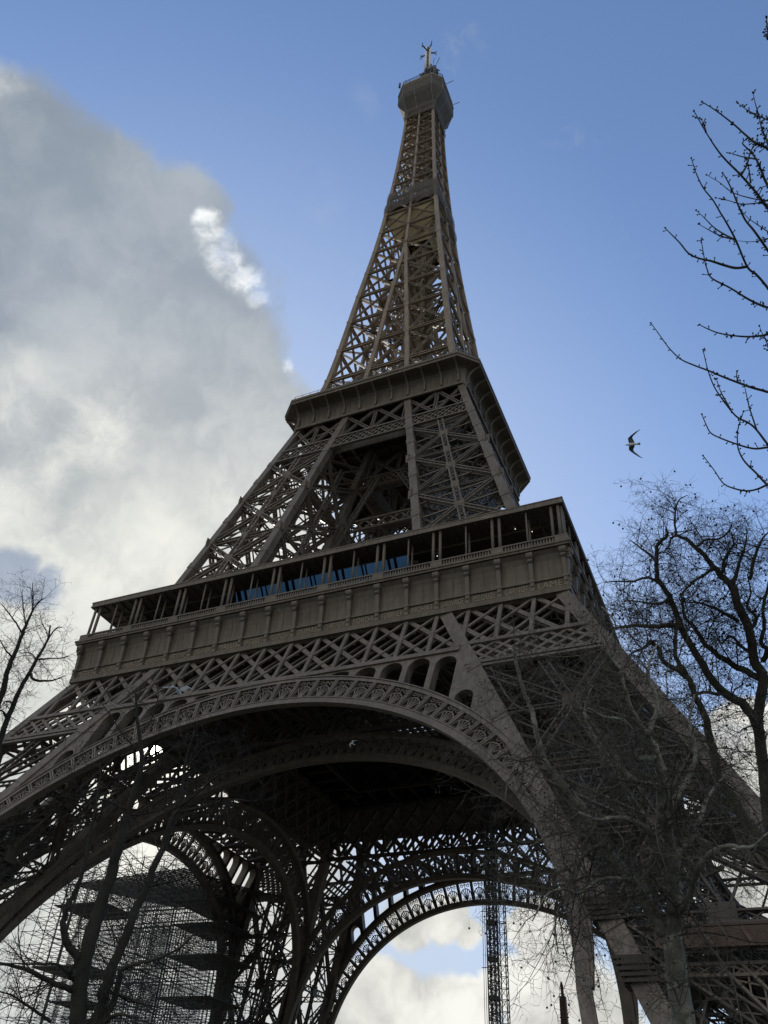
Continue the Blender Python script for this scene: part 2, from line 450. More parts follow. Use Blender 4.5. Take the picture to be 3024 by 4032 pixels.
# ------------------------------------------------------------------ the tower
TOWER = empty('lattice_tower', (0, 0, GROUND))
tag(TOWER, 'huge brown wrought iron lattice tower with arches, galleries and a tapering shaft', 'tower')
ROOT = empty('tower_frame')          # replaced below: parts are parented straight to the tower
bpy.data.objects.remove(ROOT)
class TowerMB(MB):
    def build(s, name, m, parent=None):
        o = MB.build(s, name, m, parent or TOWER)
        if parent is None: o.location = (0, 0, -GROUND)      # the tower's own origin stands on the ground
        return o
BAY = 3.82
BW = 15.0
KS = 0.467
def w1(z): return 58.4-KS*z
SL = math.sqrt(1+KS*KS)
def face(u, z, off=0.0): return (u, -(w1(z)-off), z)
NF = nrm((0, -1, -KS*0+0.42))        # outward normal of the sloping front face

# --- pillars of the first stage
def pillar_face(which, s, z, off=0.0):
    w = w1(z)
    if which == 0: return (w-s, -w+off, z)
    if which == 1: return (w-off, -(w-s), z)
    if which == 2: return (w-s, -(w-BW)-off, z)
    return ((w-BW)+off, -(w-s), z)
FN = [nrm((0, -1, .42)), nrm((1, 0, -.0)), nrm((0, 1, 0)), nrm((-1, 0, 0))]
def corner_beam(mb, f, z0, z1, size, n=10):
    zs = np.linspace(z0, z1, n+1)
    for a, b in zip(zs[:-1], zs[1:]):
        P = f(a); Q = f(b)
        mb.bar(P, Q, size, size, (0, 1, 0))
def pillar_stage1():
    mb = TowerMB()
    cg = 1.45; h = cg/2
    for (sx, sy) in ((0, 0), (BW, 0), (0, BW), (BW, BW)):
        ix = h if sx == 0 else -h; iy = h if sy == 0 else -h
        f = lambda z, sx=sx, sy=sy, ix=ix, iy=iy: (w1(z)-sx-ix, -(w1(z)-sy-iy), z)
        corner_beam(mb, f, GROUND, 52.0, cg, 1)
        # joint plates standing a little proud of the corner girder
        for z in (41.2, 34.0, 27.2, 20.5, 13.5, 6.5):
            P = np.array(f(z-0.7)); Q = np.array(f(z+0.7)); mb.bar(P, Q, cg+0.12, cg+0.12, (0, 1, 0))
    p = mb.build('pillar', PAINT)
    for which in range(4):
        b = MB()
        nor = FN[which]
        P = lambda s, z, off=0.45: pillar_face(which, s, z, off)
        lv = [41.0, 27.2, 13.5, GROUND+0.4]
        for i in range(3):
            zt, zb = lv[i], lv[i+1]; zm = (zt+zb)/2
            lattice(b, P(1.2, zt-0.5), P(BW-1.2, zb+0.5), 1.0, 0.4, nor, cell=1.3, chord=.17, lace=.1)
            lattice(b, P(BW-1.2, zt-0.5), P(1.2, zb+0.5), 1.0, 0.4, nor, cell=1.3, chord=.17, lace=.1)
            lattice(b, P(1.2, zb, .5), P(BW-1.2, zb, .5), 0.95, 0.4, nor, cell=1.2, chord=.16, lace=.1)
            lattice(b, P(BW/2, zt, .5), P(BW/2, zb, .5), 0.95, 0.4, nor, cell=1.2, chord=.17, lace=.1)
            lattice(b, P(1.2, zm, .55), P(BW-1.2, zm, .55), 0.6, 0.4, nor, cell=0.9)
            # sub-bracing in the quarter panels
            for s0, s1, za, zc in ((1.0, BW/2, zt, zm), (BW/2, BW-1.0, zm, zt), (1.0, BW/2, zm, zb), (BW/2, BW-1, zb, zm)):
                b.bar(P(s0, za, 1.0), P(s1, zc, 1.0), .15, .2, nor)
                b.bar(P(s0, zc, 1.15), P(s1, za, 1.15), .15, .2, nor)
            for (s, z) in ((BW/2, zm), (BW/2, zb)):
                C = np.array(P(s, z, 0.2)); D = np.array(P(s, z, 0.5))
                b.bar(C, D, 1.7, 1.7, (0, 0, 1))
        b.build('bracing', PAINT_LOW_SHADED, p)
    # inside: lift track, stair flights and cross frames
    b = MB()
    c = lambda z: (w1(z)-BW/2, -(w1(z)-BW/2), z)
    for dx in (-2.2, 2.2):
        f = lambda z: (c(z)[0]+dx*.7, c(z)[1]+dx*.7, z)
        lattice(b, f(GROUND+1), f(52), 1.6, 0.6, nrm((1, -1, 0)), cell=1.6)
    for z in np.arange(4, 50, 9.2):
        x, y, _ = c(z)
        for a, bb in (((-6.8, -6.8), (6.8, 6.8)), ((-6.8, 6.8), (6.8, -6.8)), ((-6.8, 0), (6.8, 0)), ((0, -6.8), (0, 6.8))):
            lattice(b, (x+a[0], y+a[1], z), (x+bb[0], y+bb[1], z), .5, .3, (0, 0, 1), cell=1.2)
    for i, z in enumerate(np.arange(2, 49, 2.3)):
        x, y, _ = c(z); x2, y2, _ = c(z+2.3); s = 3.6 if i % 2 else -3.6
        b.bar((x-3.5, y+s, z), (x2+3.5-1, y2+s, z+2.3), .6, .2, (0, 0, 1))
    b.build('stair_and_lift_frame', PAINT_LOW_SHADED, p)
    return p
pl = pillar_stage1()
for k in (1, 2, 3): turned(pl, k)

# --- lattice girder under the first floor (one per face) and the decorative arch
ZI, RI, ZE, RE = 8.60, 35.70, 12.13, 36.57       # circles in the slanted plane
def arch_pt(th, t):
    """th angle from the crown, t 0 at the inner edge of the ring and 1 at the outer one -> (u, z)"""
    def on(zc, R):
        # same angle seen from the inner circle's centre
        s, c = math.sin(th), math.cos(th); dz = zc-ZI
        bb = c*dz; r = bb+math.sqrt(max(0, bb*bb-dz*dz+R*R))
        return r
    r = RI+(on(ZE, RE)-RI)*t
    return r*math.sin(th), (ZI+r*math.cos(th))/SL
def ext_z(u): return (ZE+math.sqrt(max(0.0, RE*RE-u*u)))/SL
def bulbs(mb, p, q, step=1.25, r=0.15):
    p = np.asarray(p, float); q = np.asarray(q, float); l = np.linalg.norm(q-p); n = int(l/step)
    for i in range(n):
        c = p+(q-p)*((i+.5)/n)
        vs = [c+np.array(v)*r for v in ((1, 0, 0), (-1, 0, 0), (0, 1, 0), (0, -1, 0), (0, 0, 1), (0, 0, -1))]
        mb.add(vs, [(0, 2, 4), (2, 1, 4), (1, 3, 4), (3, 0, 4), (2, 0, 5), (1, 2, 5), (3, 1, 5), (0, 3, 5)])
def girder(outer=True):
    mb = TowerMB()
    zt, zb = 51.25, 44.75
    off0 = 0.15
    uin = lambda z: w1(z)-BW
    lim = (lambda u, z: abs(u) < w1(z)-0.4) if outer else (lambda u, z: abs(u) < uin(z)+0.3)
    W = (lambda z: w1(z)) if outer else uin
    # chords
    mb.bar(face(-W(51.5), 51.5, off0), face(W(51.5), 51.5, off0), 0.5, 0.7, NF)
    um = uin(43.9)
    mb.bar(face(-um, 44.45, off0), face(um, 44.45, off0), .5, 0.5, NF)
    mb.bar(face(-um, 44.66, off0-.12), face(um, 44.66, off0-.12), 0.16, 0.3, NF)
    mb.bar(face(-um, 44.2, off0-.12), face(um, 44.2, off0-.12), 0.16, 0.3, NF)
    n = int(36/BAY)
    for i in range(-n, n+1):
        u = i*BAY
        c = clip((u, zt), (u, zb), lim)
        if c: mb.bar(face(*c[0], off0), face(*c[1], off0), 0.46, 0.32, NF)
        c = clip((u+.3, zt), (u+2*BAY-.4, zb), lim)
        if c: mb.bar(face(*c[0], off0+.22), face(*c[1], off0+.22), 0.55, 0.3, NF)
        c = clip((u-.3, zt), (u-2*BAY+.4, zb), lim)
        if c: mb.bar(face(*c[0], off0+.05), face(*c[1], off0+.05), 0.30, 0.22, NF)
        # the back layer of the girder, about a metre inside
        for sg in (1, -1):
            c = clip((u+.3*sg, zt), (u+2*BAY*sg, zb), lim)
            if c:
                mb.bar(face(*c[0], off0+1.5), face(*c[1], off0+1.5), 0.34, 0.25, NF)
                if outer: bulbs(mb, face(*c[0], off0+.75+.2*sg), face(*c[1], off0+.75+.2*sg))
    if outer:
        for sg in (-1, 1):
            inn = lambda u, z: uin(z)+.3 < sg*u < w1(z)-.4
            for z, hgt in ((45.0, .55), (41.65, .5), (41.0, .35)):
                mb.bar(face(sg*uin(z), z, .1), face(sg*w1(z), z, .1), hgt, .4, NF)
            for i in range(4, 12):
                u = sg*i*BAY
                for a, b in (((u, 44.7), (u+BAY, 41.9)), ((u, 41.9), (u+BAY, 44.7)), ((u+BAY/2, 44.7), (u+BAY*1.5, 41.9)), ((u+BAY/2, 41.9), (u+BAY*1.5, 44.7))):
                    c = clip(a, b, inn)
                    if c:
                        mb.bar(face(*c[0], .25), face(*c[1], .25), 0.36, 0.25, NF)
                        mb.bar(face(*c[0], 1.6), face(*c[1], 1.6), 0.25, 0.2, NF)
                        bulbs(mb, face(*c[0], .8), face(*c[1], .8))
    return mb.build('lattice_girder', PAINT if outer else PAINT_LOW_SHADED)
def arch():
    """ring with fan ornaments, and the perforated web between ring and girder"""
    mb = TowerMB()
    TH = math.radians(87)
    n = 110
    ths = np.linspace(-TH, TH, n+1)
    def band(which, d0, d1, off_a, off_b):
        """which 0: distances d from the inner circle, 1: from the outer one"""
        rings = []
        def pt(t, d):
            (u0, z0), (u1, z1) = arch_pt(t, 0), arch_pt(t, 1)
            ti = math.hypot(u1-u0, (z1-z0)*SL)
            return arch_pt(t, (d if which == 0 else ti+d)/max(ti, .3))
        def row(a, b): return [face(*a, off_a), face(*b, off_a), face(*b, off_b), face(*a, off_b)]
        for t in ths: rings.append(row(pt(t, d0), pt(t, d1)))
        if which == 0:                   # the inner band runs on down to the footing
            zf = GROUND; (ua, za), (ub, zb) = pt(TH, d0), pt(TH, d1)
            da = .18*(za-zf)
            rings = [row((-(ua+da), zf), (-(ub+da), zf))]+rings+[row((ua+da, zf), (ub+da, zf))]
        mb.loft(rings)
    band(0, 0.0, 0.78, -0.05, 0.95)          # inner band with its deep soffit
    band(1, -0.52, 0.0, 0.0, 1.0)           # outer band
    band(0, 0.78, 0.92, -0.12, 0.05); band(1, 0.0, 0.16, -0.12, 0.1)
    o = mb.build('arch', PAINT)
    om = MB()
    step = math.radians(3.8)
    K0 = -17
    for k in range(K0, 17):
        tc = (k+.5)*step+0*step
        tc = k*step+step/2 - step/2
        def q(sx, ty, off=.25):          # cell coordinates: sx -1..1 across, ty 0..1 up the ring
            u, z = arch_pt(tc+sx*step/2, 0.2+0.66*ty); return face(u, z, off)
        if abs(tc)+step/2 > math.radians(67): continue
        # radial post between two cells
        for dx in (-0.10, 0.10):
            om.bar(q(-1+dx*1.0, 0), q(-1+dx*1.0, 1), .17, .5, NF)
        om.bar(q(-1, 0, .35), q(-1, 1, .35), .34, .12, NF)
        # arch of the fan
        R = [(0.80*math.cos(a), 0.28+0.42*math.sin(a)) for a in np.linspace(math.pi, 0, 9)]
        R = [(-0.8, 0.0)]+R+[(0.8, 0.0)]
        for a, b in zip(R[:-1], R[1:]): om.bar(q(*a), q(*b), .13, .2, NF, caps=False)
        R2 = [(0.62*math.cos(a), 0.28+0.32*math.sin(a)) for a in np.linspace(math.pi*.97, 0.03, 7)]
        for a in (math.pi*.5, math.pi*.5-.42, math.pi*.5+.42, math.pi*.5-.85, math.pi*.5+.85):
            om.bar(q(0, 0.0), q(0.80*math.cos(a), 0.28+0.42*math.sin(a)), .13, .15, NF, caps=False)
        # scrolls above and below
        for sg in (-1, 1):
            for cx, cy, rx, ry, turn in ((.46, .86, .26, .11, 1), (.42, .12, .22, .09, -1)):
                pp = []
                for j in range(9):
                    a = j/8*1.6*2*math.pi/1.25; rr = 1-.55*j/8
                    pp.append((sg*(cx+rx*rr*math.cos(a+.6)), cy+turn*ry*rr*math.sin(a+.6)))
                for a, b in zip(pp[:-1], pp[1:]): om.bar(q(*a), q(*b), .085 if turn > 0 else .06, .12, NF, caps=False)
            om.bar(q(sg*.2, .86), q(sg*.02, .98), .08, .12, NF); 
        om.bar(q(0, .70), q(0, 1.0), .09, .12, NF)
    om.build('fan_ornament', PAINT, o)
    for sg in (-1, 1):
        wm = MB()
        # web between ring, girder and pillar
        us = np.linspace(0.0, 29.5, 44)
        uin = lambda z: w1(z)-BW
        top = [(4.0, 43.7)]
        lower = [(u, ext_z(u)-0.05) for u in us]
        outer = [(uin(43.5)+.3, 43.5)]
        outer = [(lower[0][0], 44.3)]+[(p[0], p[1]) for p in lower]
        # end on the pillar's inner edge
        zl = lower[-1][1]
        outer += [(uin(z)+.25, z) for z in (32.5, 36, 40, 44.3) if z > zl+.3]
        holes = []
        for c, hw in ((9.0, 1.12), (12.25, 1.22), (15.4, 1.25), (18.55, 1.25), (21.65, 1.2), (24.45, .95), (26.6, .6)):
            zb0 = ext_z(c-hw)+.18; zb1 = ext_z(c+hw)+.18
            zt = min(43.95, (58.4-BW-.75-(c+hw*.55))/KS)
            if zt-max(zb0, zb1) < .22: 
                continue
            rr = min(hw, (zt-zb0)*.8)
            hp = [(c-hw, zb0)]
            for a in np.linspace(math.pi, 0, 11):
                hp.append((c+hw*math.cos(a), max(zt-rr+rr*math.sin(a), (zb0 if math.cos(a) < 0 else zb1)+.02)))
            hp.append((c+hw, zb1))
            holes.append(hp)
        if sg < 0:
            outer = [(-a, b) for a, b in outer]; holes = [[(-a, b) for a, b in h] for h in holes]
        plate(wm, outer, holes, lambda u, z, off: face(u, z, off+.12), .3, 1.3)
        wm.build('perforated_web', PAINT, o)
    return o
g0 = girder(True)
gi = girder(False); gi.location.y += BW
a0 = arch()
a1 = turned(a0, 0, skip=('perforated_web',)); a1.location = (0, BW, -GROUND)
for k in (1, 2, 3):
    turned(g0, k); turned(a0, k)
    r = Matrix.Rotation(k*math.pi/2, 3, 'Z') @ Vector((0, BW, 0))
    turned(gi, k, loc=(r.x, r.y, -GROUND)); turned(a0, k, loc=(r.x, r.y, -GROUND), skip=('perforated_web',))

# --- first floor: deck, beams under it, frieze, gallery
def ringslab(mb, ho, hi, z0, z1):
    for k in range(4):
        c, s = (1, 0, -1, 0)[k], (0, 1, 0, -1)[k]
        def r(x, y): return (x*c-y*s, x*s+y*c)
        pts = [(-ho, -ho), (ho, -ho), (hi, -hi), (-hi, -hi)]
        A = [r(*p)+(z0,) for p in pts]; B = [r(*p)+(z1,) for p in pts]
        mb.add(A+B, [(3, 2, 1, 0), (4, 5, 6, 7), (0, 1, 5, 4), (2, 3, 7, 6)])
mb = TowerMB(); ringslab(mb, 34.2, 6.0, 56.7, 57.5)
ringslab(mb, 33.6, 19.0, 51.75, 51.95)
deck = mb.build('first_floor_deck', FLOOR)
b = MB()
for k in np.arange(-30.56, 31, BAY):
    for (p, q) in (((k, -33.5), (k, -13.0)), ((k, 33.5), (k, 13.0)), ((-33.5, k), (-13.0, k)), ((33.5, k), (13.0, k))):
        nor = (1, 0, 0) if p[0] == q[0] else (0, 1, 0)
        lattice(b, p+(54.2,), q+(54.2,), 4.6, .4, nor, cell=4.2, chord=.5, lace=.35)
for s in (-1, 1):
    for h in (13.0, 19.5, 26.0):
        lattice(b, (-h, s*h, 54), (h, s*h, 54), 4.5, .4, (0, 1, 0), cell=4.2, chord=.5, lace=.35)
        lattice(b, (s*h, -h, 54), (s*h, h, 54), 4.5, .4, (1, 0, 0), cell=4.2, chord=.5, lace=.35)
for k in np.arange(-5, 5.1, 1.25):
    b.bar((k, -6.5, 56.2), (k, 6.5, 56.2), .22, .9, (0, 0, 1)); b.bar((-6.5, k, 56.3), (6.5, k, 56.3), .18, .5, (0, 0, 1))
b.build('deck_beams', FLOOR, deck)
# horizontal wind bracing between the outer and inner girders
wb = TowerMB()
for i in range(-6, 6):
    u0, u1 = i*BAY, (i+1)*BAY
    for a, c in (((u0, u1),) if i % 2 else ((u1, u0),)):
        lattice(wb, face(a, 44.2, .8), face(c, 44.2, BW-.8), .55, .3, (0, 0, 1), cell=1.3, chord=.1, lace=.07)
    lattice(wb, face(u0, 44.2, .8), face(u0, 44.2, BW-.8), .6, .3, (0, 0, 1), cell=1.2, chord=.12, lace=.07)
    lattice(wb, face(u0, 44.4, .8), face(u0, 51.0, BW-.8), .6, .3, (1, 0, 0), cell=1.2, chord=.12, lace=.07)
wb = wb.build('wind_bracing', PAINT_LOW_SHADED)
for k in (1, 2, 3): turned(wb, k)

NAMES = ['PETIET', 'DAGUERRE', 'WURTZ', 'LE VERRIER', 'PERDONNET', 'DELAMBRE', 'MALUS', 'BREGUET', 'POLONCEAU',
         'DUMAS', 'CLAPEYRON', 'BORDA', 'FOURIER', 'BICHAT', 'SAUVAGE', 'PELOUZE', 'CARNOT', 'LAME']
def frieze():
    mb = TowerMB()
    prof = [(34.55, 51.35), (34.75, 51.35), (34.75, 52.0), (34.42, 52.0), (34.42, 53.2), (34.62, 53.25), (34.62, 53.42), (34.34, 53.5), (34.28, 54.3), (34.30, 55.2), (34.42, 56.0), (34.68, 56.7), (35.0, 57.05),
            (35.0, 57.2), (35.32, 57.2), (35.32, 57.45), (35.45, 57.5), (35.45, 57.78), (34.6, 57.78)]
    L_ = []
    for h, z in prof: L_.append([(-h, -h, z), (h, -h, z)])
    n = len(L_)
    vs = [p for r in L_ for p in r]
    mb.add(vs, [(2*i, 2*i+1, 2*i+3, 2*i+2) for i in range(n-1)])
    for i in range(18):           # seams of the cove panels
        u = (i-8.5)*BAY
        pp = [(34.30+.02, 53.6), (34.26+.02, 54.3), (34.28+.02, 55.2), (34.40+.02, 56.0), (34.66+.02, 56.7)]
        for (h0, z0), (h1, z1) in zip(pp[:-1], pp[1:]): mb.bar((u, -h0-.02, z0), (u, -h1-.02, z1), .09, .06, (0, -1, 0))
    f = mb.build('frieze', PANEL)
    return f
def bracket_mesh():
    m_ = MB()
    m_.box((-.27, -34.78, 52.0), (.27, -34.30, 53.15))
    m_.box((-.34, -34.86, 53.15), (.34, -34.30, 53.45))
    m_.box((-.17, -34.90, 52.55), (.17, -34.78, 53.0))
    # tapering shaft leaning outwards
    m_.add([(-.20, -34.72, 53.45), (.20, -34.72, 53.45), (.20, -34.2, 53.45), (-.20, -34.2, 53.45),
            (-.25, -34.95, 56.1), (.25, -34.95, 56.1), (.25, -34.2, 56.1), (-.25, -34.2, 56.1)],
           [(0, 1, 5, 4), (1, 2, 6, 5), (2, 3, 7, 6), (3, 0, 4, 7), (4, 5, 6, 7)])
    m_.box((-.30, -35.0, 55.75), (.30, -34.3, 55.95))
    # scroll head: a lying drum with a smaller roll and eye
    for r, hw, cy, cz in ((.50, .36, -34.92, 56.66), (.27, .42, -35.0, 56.66), (.28, .30, -34.9, 56.05)):
        ring = [[(x, cy+r*math.cos(a), cz+r*math.sin(a)) for a in np.linspace(0, 2*math.pi, 15)[:-1]] for x in (-hw, hw)]
        m_.loft(ring)
        m_.add([p for p in ring[0]], [tuple(range(14))]); m_.add([p for p in ring[1]], [tuple(reversed(range(14)))])
    m_.box((-.34, -35.0, 56.3), (.34, -34.4, 57.2))
    return m_
def balustrade():
    m_ = MB()
    y = -35.0
    m_.box((-35.1, y-.16, 58.62), (35.1, y+.16, 58.80)); m_.box((-35.1, y-.2, 57.75), (35.1, y+.2, 57.92))
    n = 200
    for i in range(n):
        u = -34.8+69.6*i/(n-1)
        if min(abs(u-(-34.38+BAY*2*j)) for j in range(10)) < .75: continue
        m_.bar((u, y, 57.9), (u, y, 58.65), .15, .15, (0, 1, 0), caps=False)
        m_.box((u-.1, y-.1, 58.05), (u+.1, y+.1, 58.3))
    for j in range(10):
        u = -34.38+BAY*2*j
        m_.box((max(-35.1, u-.75), y-.14, 57.9), (min(35.1, u+.75), y+.14, 58.65))
    return m_
def text_mesh(s, size, depth):
    cu = bpy.data.curves.new('lettering', 'FONT'); cu.body = s; cu.size = size; cu.extrude = depth; cu.align_x = 'CENTER'; cu.align_y = 'CENTER'
    cu.space_character = 1.12
    o = bpy.data.objects.new('lettering', cu); COL.objects.link(o)
    bpy.context.view_layer.update()
    me = bpy.data.meshes.new_from_object(o.evaluated_get(bpy.context.evaluated_depsgraph_get()))
    bpy.data.objects.remove(o); return me
fr0 = frieze()
br0 = bracket_mesh().build('bracket', PAINT, fr0)
br0.location.x = -9*BAY
for i in range(1, 19):
    c = br0.copy(); COL.objects.link(c); c.parent = fr0; c.location.x = (i-9)*BAY
friezes = [fr0]
for k in (1, 2, 3): friezes.append(turned(fr0, k))
for i, s in enumerate(NAMES):
    me = text_mesh(s, 1.12, .05); me.name = 'carved_name'; me.materials.append(GOLD)
    o = bpy.data.objects.new('carved_name', me); COL.objects.link(o); o.parent = fr0
    o.rotation_euler = (math.pi/2, 0, 0); o.location = ((i-8.5)*BAY, -34.44, 52.58)
    wd = max(v.co.x for v in me.vertices)-min(v.co.x for v in me.vertices)
    if wd > 2.75: o.scale.x = 2.75/wd
# gallery
def gallery():
    mb = TowerMB()
    ho, hi = 34.97, 25.5
    mb.add([(-ho, -ho, 63.72), (ho, -ho, 63.72), (hi, -hi, 63.72), (-hi, -hi, 63.72), (-ho, -ho, 64.42), (ho, -ho, 64.42), (hi, -hi, 64.42), (-hi, -hi, 64.42)],
           [(3, 2, 1, 0), (4, 5, 6, 7), (0, 1, 5, 4), (2, 3, 7, 6)])
    mb.box((-ho-.06, -ho-.08, 63.62), (ho+.06, -ho+.12, 63.78)); mb.box((-ho-.06, -ho-.06, 64.36), (ho+.06, -ho+.1, 64.5))
    for u in np.arange(-33, 33.1, 1.5):
        mb.bar((u, -34.7, 63.6), (u, -max(abs(u), 25.6), 63.6), .12, .24, (0, 0, 1)) if abs(u) < 34 else None
    for y in (-31.5, -28.5): mb.bar((y, y, 63.5), (-y, y, 63.5), .2, .4, (0, 0, 1))
    return mb.build('gallery_roof', PAINT)
gal = gallery()
balustrade().build('balustrade', PAINT, gal)
pm = MB(); pm.tube([(0, 0, 57.9), (0, 0, 63.65)], .19, 8); pm.tube([(0, 0, 57.9), (0, 0, 58.9)], .26, 8)
ps = MB(); ps.tube([(0, 0, 57.9), (0, 0, 63.65)], .115, 6)
spots = []
for j in range(10):
    u = -34.2+7.6*j
    spots += [(u-.45, 0), (u+.45, 0)] if 0 < j < 9 else [(u+(.75 if j == 0 else -.75), 0), (u+(-.1 if j == 0 else .1), 0)]
    if j < 9: spots.append((u+3.8, 1))
pmo = pso = None
stuffm = MB()
for u, t in spots:
    if t == 0:
        if pmo is None: o = pmo = pm.build('gallery_post', PAINT, gal)
        else: o = pmo.copy(); COL.objects.link(o); o.parent = gal
    else:
        if pso is None: o = pso = ps.build('gallery_post', PAINT, gal)
        else: o = pso.copy(); COL.objects.link(o); o.parent = gal
    o.location = (u, -34.6, 0)
    stuffm.tube([(u, -34.6, 57.9), (u, -34.6, 63.65)], .19 if t == 0 else .115, 6)
bp = MB(); bp.tube([(0, 0, 57.5), (0, 0, 63.6)], .13, 6)
for i, u in enumerate(np.arange(-30.4, 30.5, 3.8)):
    if i == 0: o = bpo = bp.build('rear_post', PAINT, gal)
    else: o = bpo.copy(); COL.objects.link(o); o.parent = gal
    o.location = (u, -33.3, 0)
lm = bpy.data.materials.new('lamp_glow'); lm.use_nodes = True
lb = lm.node_tree.nodes['Principled BSDF']; lb.inputs['Emission Color'].default_value = (1, .93, .8, 1); lb.inputs['Emission Strength'].default_value = 0.7
lmb = MB(); lmb.ball((0, 0, 63.42), .07, 6, 4); lmp = None
for u, y in ((-12, -30.4), (17.4, -30.2), (21.0, -29.4), (24.2, -31.5), (28.4, -32.2), (30.2, -31)):
    if lmp is None: o = lmp = lmb.build('ceiling_lamp', lm, gal)
    else: o = lmp.copy(); COL.objects.link(o); o.parent = gal
    o.location = (u, y, 0)
for k in (1, 3): turned(gal, k, skip=('ceiling_lamp',))
g4 = gal.copy(); COL.objects.link(g4); g4.parent = TOWER; g4.rotation_euler.z = math.pi
x = balustrade().build('balustrade', PAINT, g4); x = tag(stuffm.build('distant_posts', PAINT, g4), kind='stuff')
# pavilion with tilted blue glazing behind the gallery
pv = TowerMB()
pv.box((-11.5, -31.3, 57.5), (15.2, -20.5, 62.55))
pv = pv.build('pavilion', FLOOR)
gl = MB()
for i in range(16):
    u0 = -11.3+1.72*i; u1 = u0+1.70
    if u1 > 15: break
    gl.add([(u0, -31.5, 58.8), (u1, -31.5, 58.8), (u1, -32.75, 62.5), (u0, -32.75, 62.5), (u0, -31.42, 58.8), (u1, -31.42, 58.8), (u1, -32.67, 62.5), (u0, -32.67, 62.5)],
           [(0, 1, 2, 3), (7, 6, 5, 4), (0, 4, 5, 1), (1, 5, 6, 2), (2, 6, 7, 3), (3, 7, 4, 0)])
gl.build('glazing', GLASS, pv)
pp = pv.copy(); COL.objects.link(pp); pp.rotation_euler.z = math.pi
# shops and panels behind the right half of the gallery
sh = TowerMB()
for u0, u1, h in ((16.5, 18.5, 2.6), (19, 23, 1.6), (23.5, 27.5, 2.2), (28.2, 31, 1.7)):
    sh.box((u0, -31.6, 57.5), (u1, -29.5, 57.5+h))
sh.build('kiosk_row', RUST)

# --- second stage
def w2(z): return 27.3-0.255*(z-71.5)
def b2(z): return 14.8-3.2*(z-71.5)/39.5
def pf2(which, s, z, off=0.0):
    """s is 0..1 across the pillar's face"""
    w, bw = w2(z), b2(z)
    if which == 0: return (w-s*bw, -w+off, z)
    if which == 1: return (w-off, -(w-s*bw), z)
    if which == 2: return (w-s*bw, -(w-bw)-off, z)
    return (w-bw+off, -(w-s*bw), z)
LV2 = [101.0, 90.9, 80.4, 69.6, 58.6]
def pillar_stage2():
    mb = TowerMB()
    for sx in (0, 1):
        for sy in (0, 1):
            cg = 1.25
            def f(z):
                w, bw = w2(z), b2(z); h = cg/2
                return (w-sx*bw+(h if sx else -h), -(w-sy*bw+(h if sy else -h)), z)
            corner_beam(mb, f, 57.4, 112.5, cg, 1)
            for z in LV2+[96, 85.7, 75]:
                mb.bar(f(z-.6), f(z+.6), cg+.14, cg+.14, (0, 1, 0))
    p = mb.build('upper_pillar', PAINT)
    for which in range(4):
        b = MB(); nor = FN[which]
        P = lambda s, z, off=.35: pf2(which, s, z, off)
        for i in range(len(LV2)-1):
            zt, zb = LV2[i], LV2[i+1]; zm = (zt+zb)/2
            lattice(b, P(.08, zt-.7), P(.92, zb+.7), .85, .45, nor, cell=.95)
            lattice(b, P(.92, zt-.7), P(.08, zb+.7), .85, .45, nor, cell=.95)
            lattice(b, P(.06, zb, .7), P(.94, zb, .7), .7, .4, nor, cell=.95)
            for s, z, r in ((.5, zm, 1.5), (.5, zb, 1.2), (.03, zb, 1.6), (.97, zb, 1.6)):
                b.bar(P(s, z, .12), P(s, z, .3), r, r, (0, 0, 1))
            b.bar(P(.08, zt-.7, 1.4), P(.92, zb+.7, 1.4), .2, .2, nor); b.bar(P(.92, zt-.7, 1.4), P(.08, zb+.7, 1.4), .2, .2, nor)
        lattice(b, P(.5, 101), P(.5, 58), 1.05, .45, nor, cell=1.0)
        b.build('bracing', PAINT, p)
    b = MB()
    c = lambda z: (w2(z)-b2(z)/2, -(w2(z)-b2(z)/2), z)
    lattice(b, c(58), c(112), 2.4, .6, nrm((1, 1, 0)), cell=1.8); lattice(b, c(58), c(112), 2.4, .6, nrm((1, -1, 0)), cell=1.8)
    for z in np.arange(60, 110, 3.6):
        x, y, _ = c(z); h = b2(z)/2-.8
        for a, bb in (((-h, -h), (h, h)), ((-h, h), (h, -h))): lattice(b, (x+a[0], y+a[1], z), (x+bb[0], y+bb[1], z), .5, .3, (0, 0, 1), cell=.8)
        for a, bb in (((-h, -h), (h, -h)), ((h, -h), (h, h)), ((h, h), (-h, h)), ((-h, h), (-h, -h))): b.bar((x+a[0], y+a[1], z), (x+bb[0], y+bb[1], z+1.8), .2, .2, (0, 0, 1))
    b.build('stair_and_lift_frame', PAINT, p)
    return p
p2 = pillar_stage2()
for k in (1, 2, 3): turned(p2, k)
N2 = nrm((0, -1, .25))
def f2(u, z, off=0): return (u, -(w2(z)-off), z)
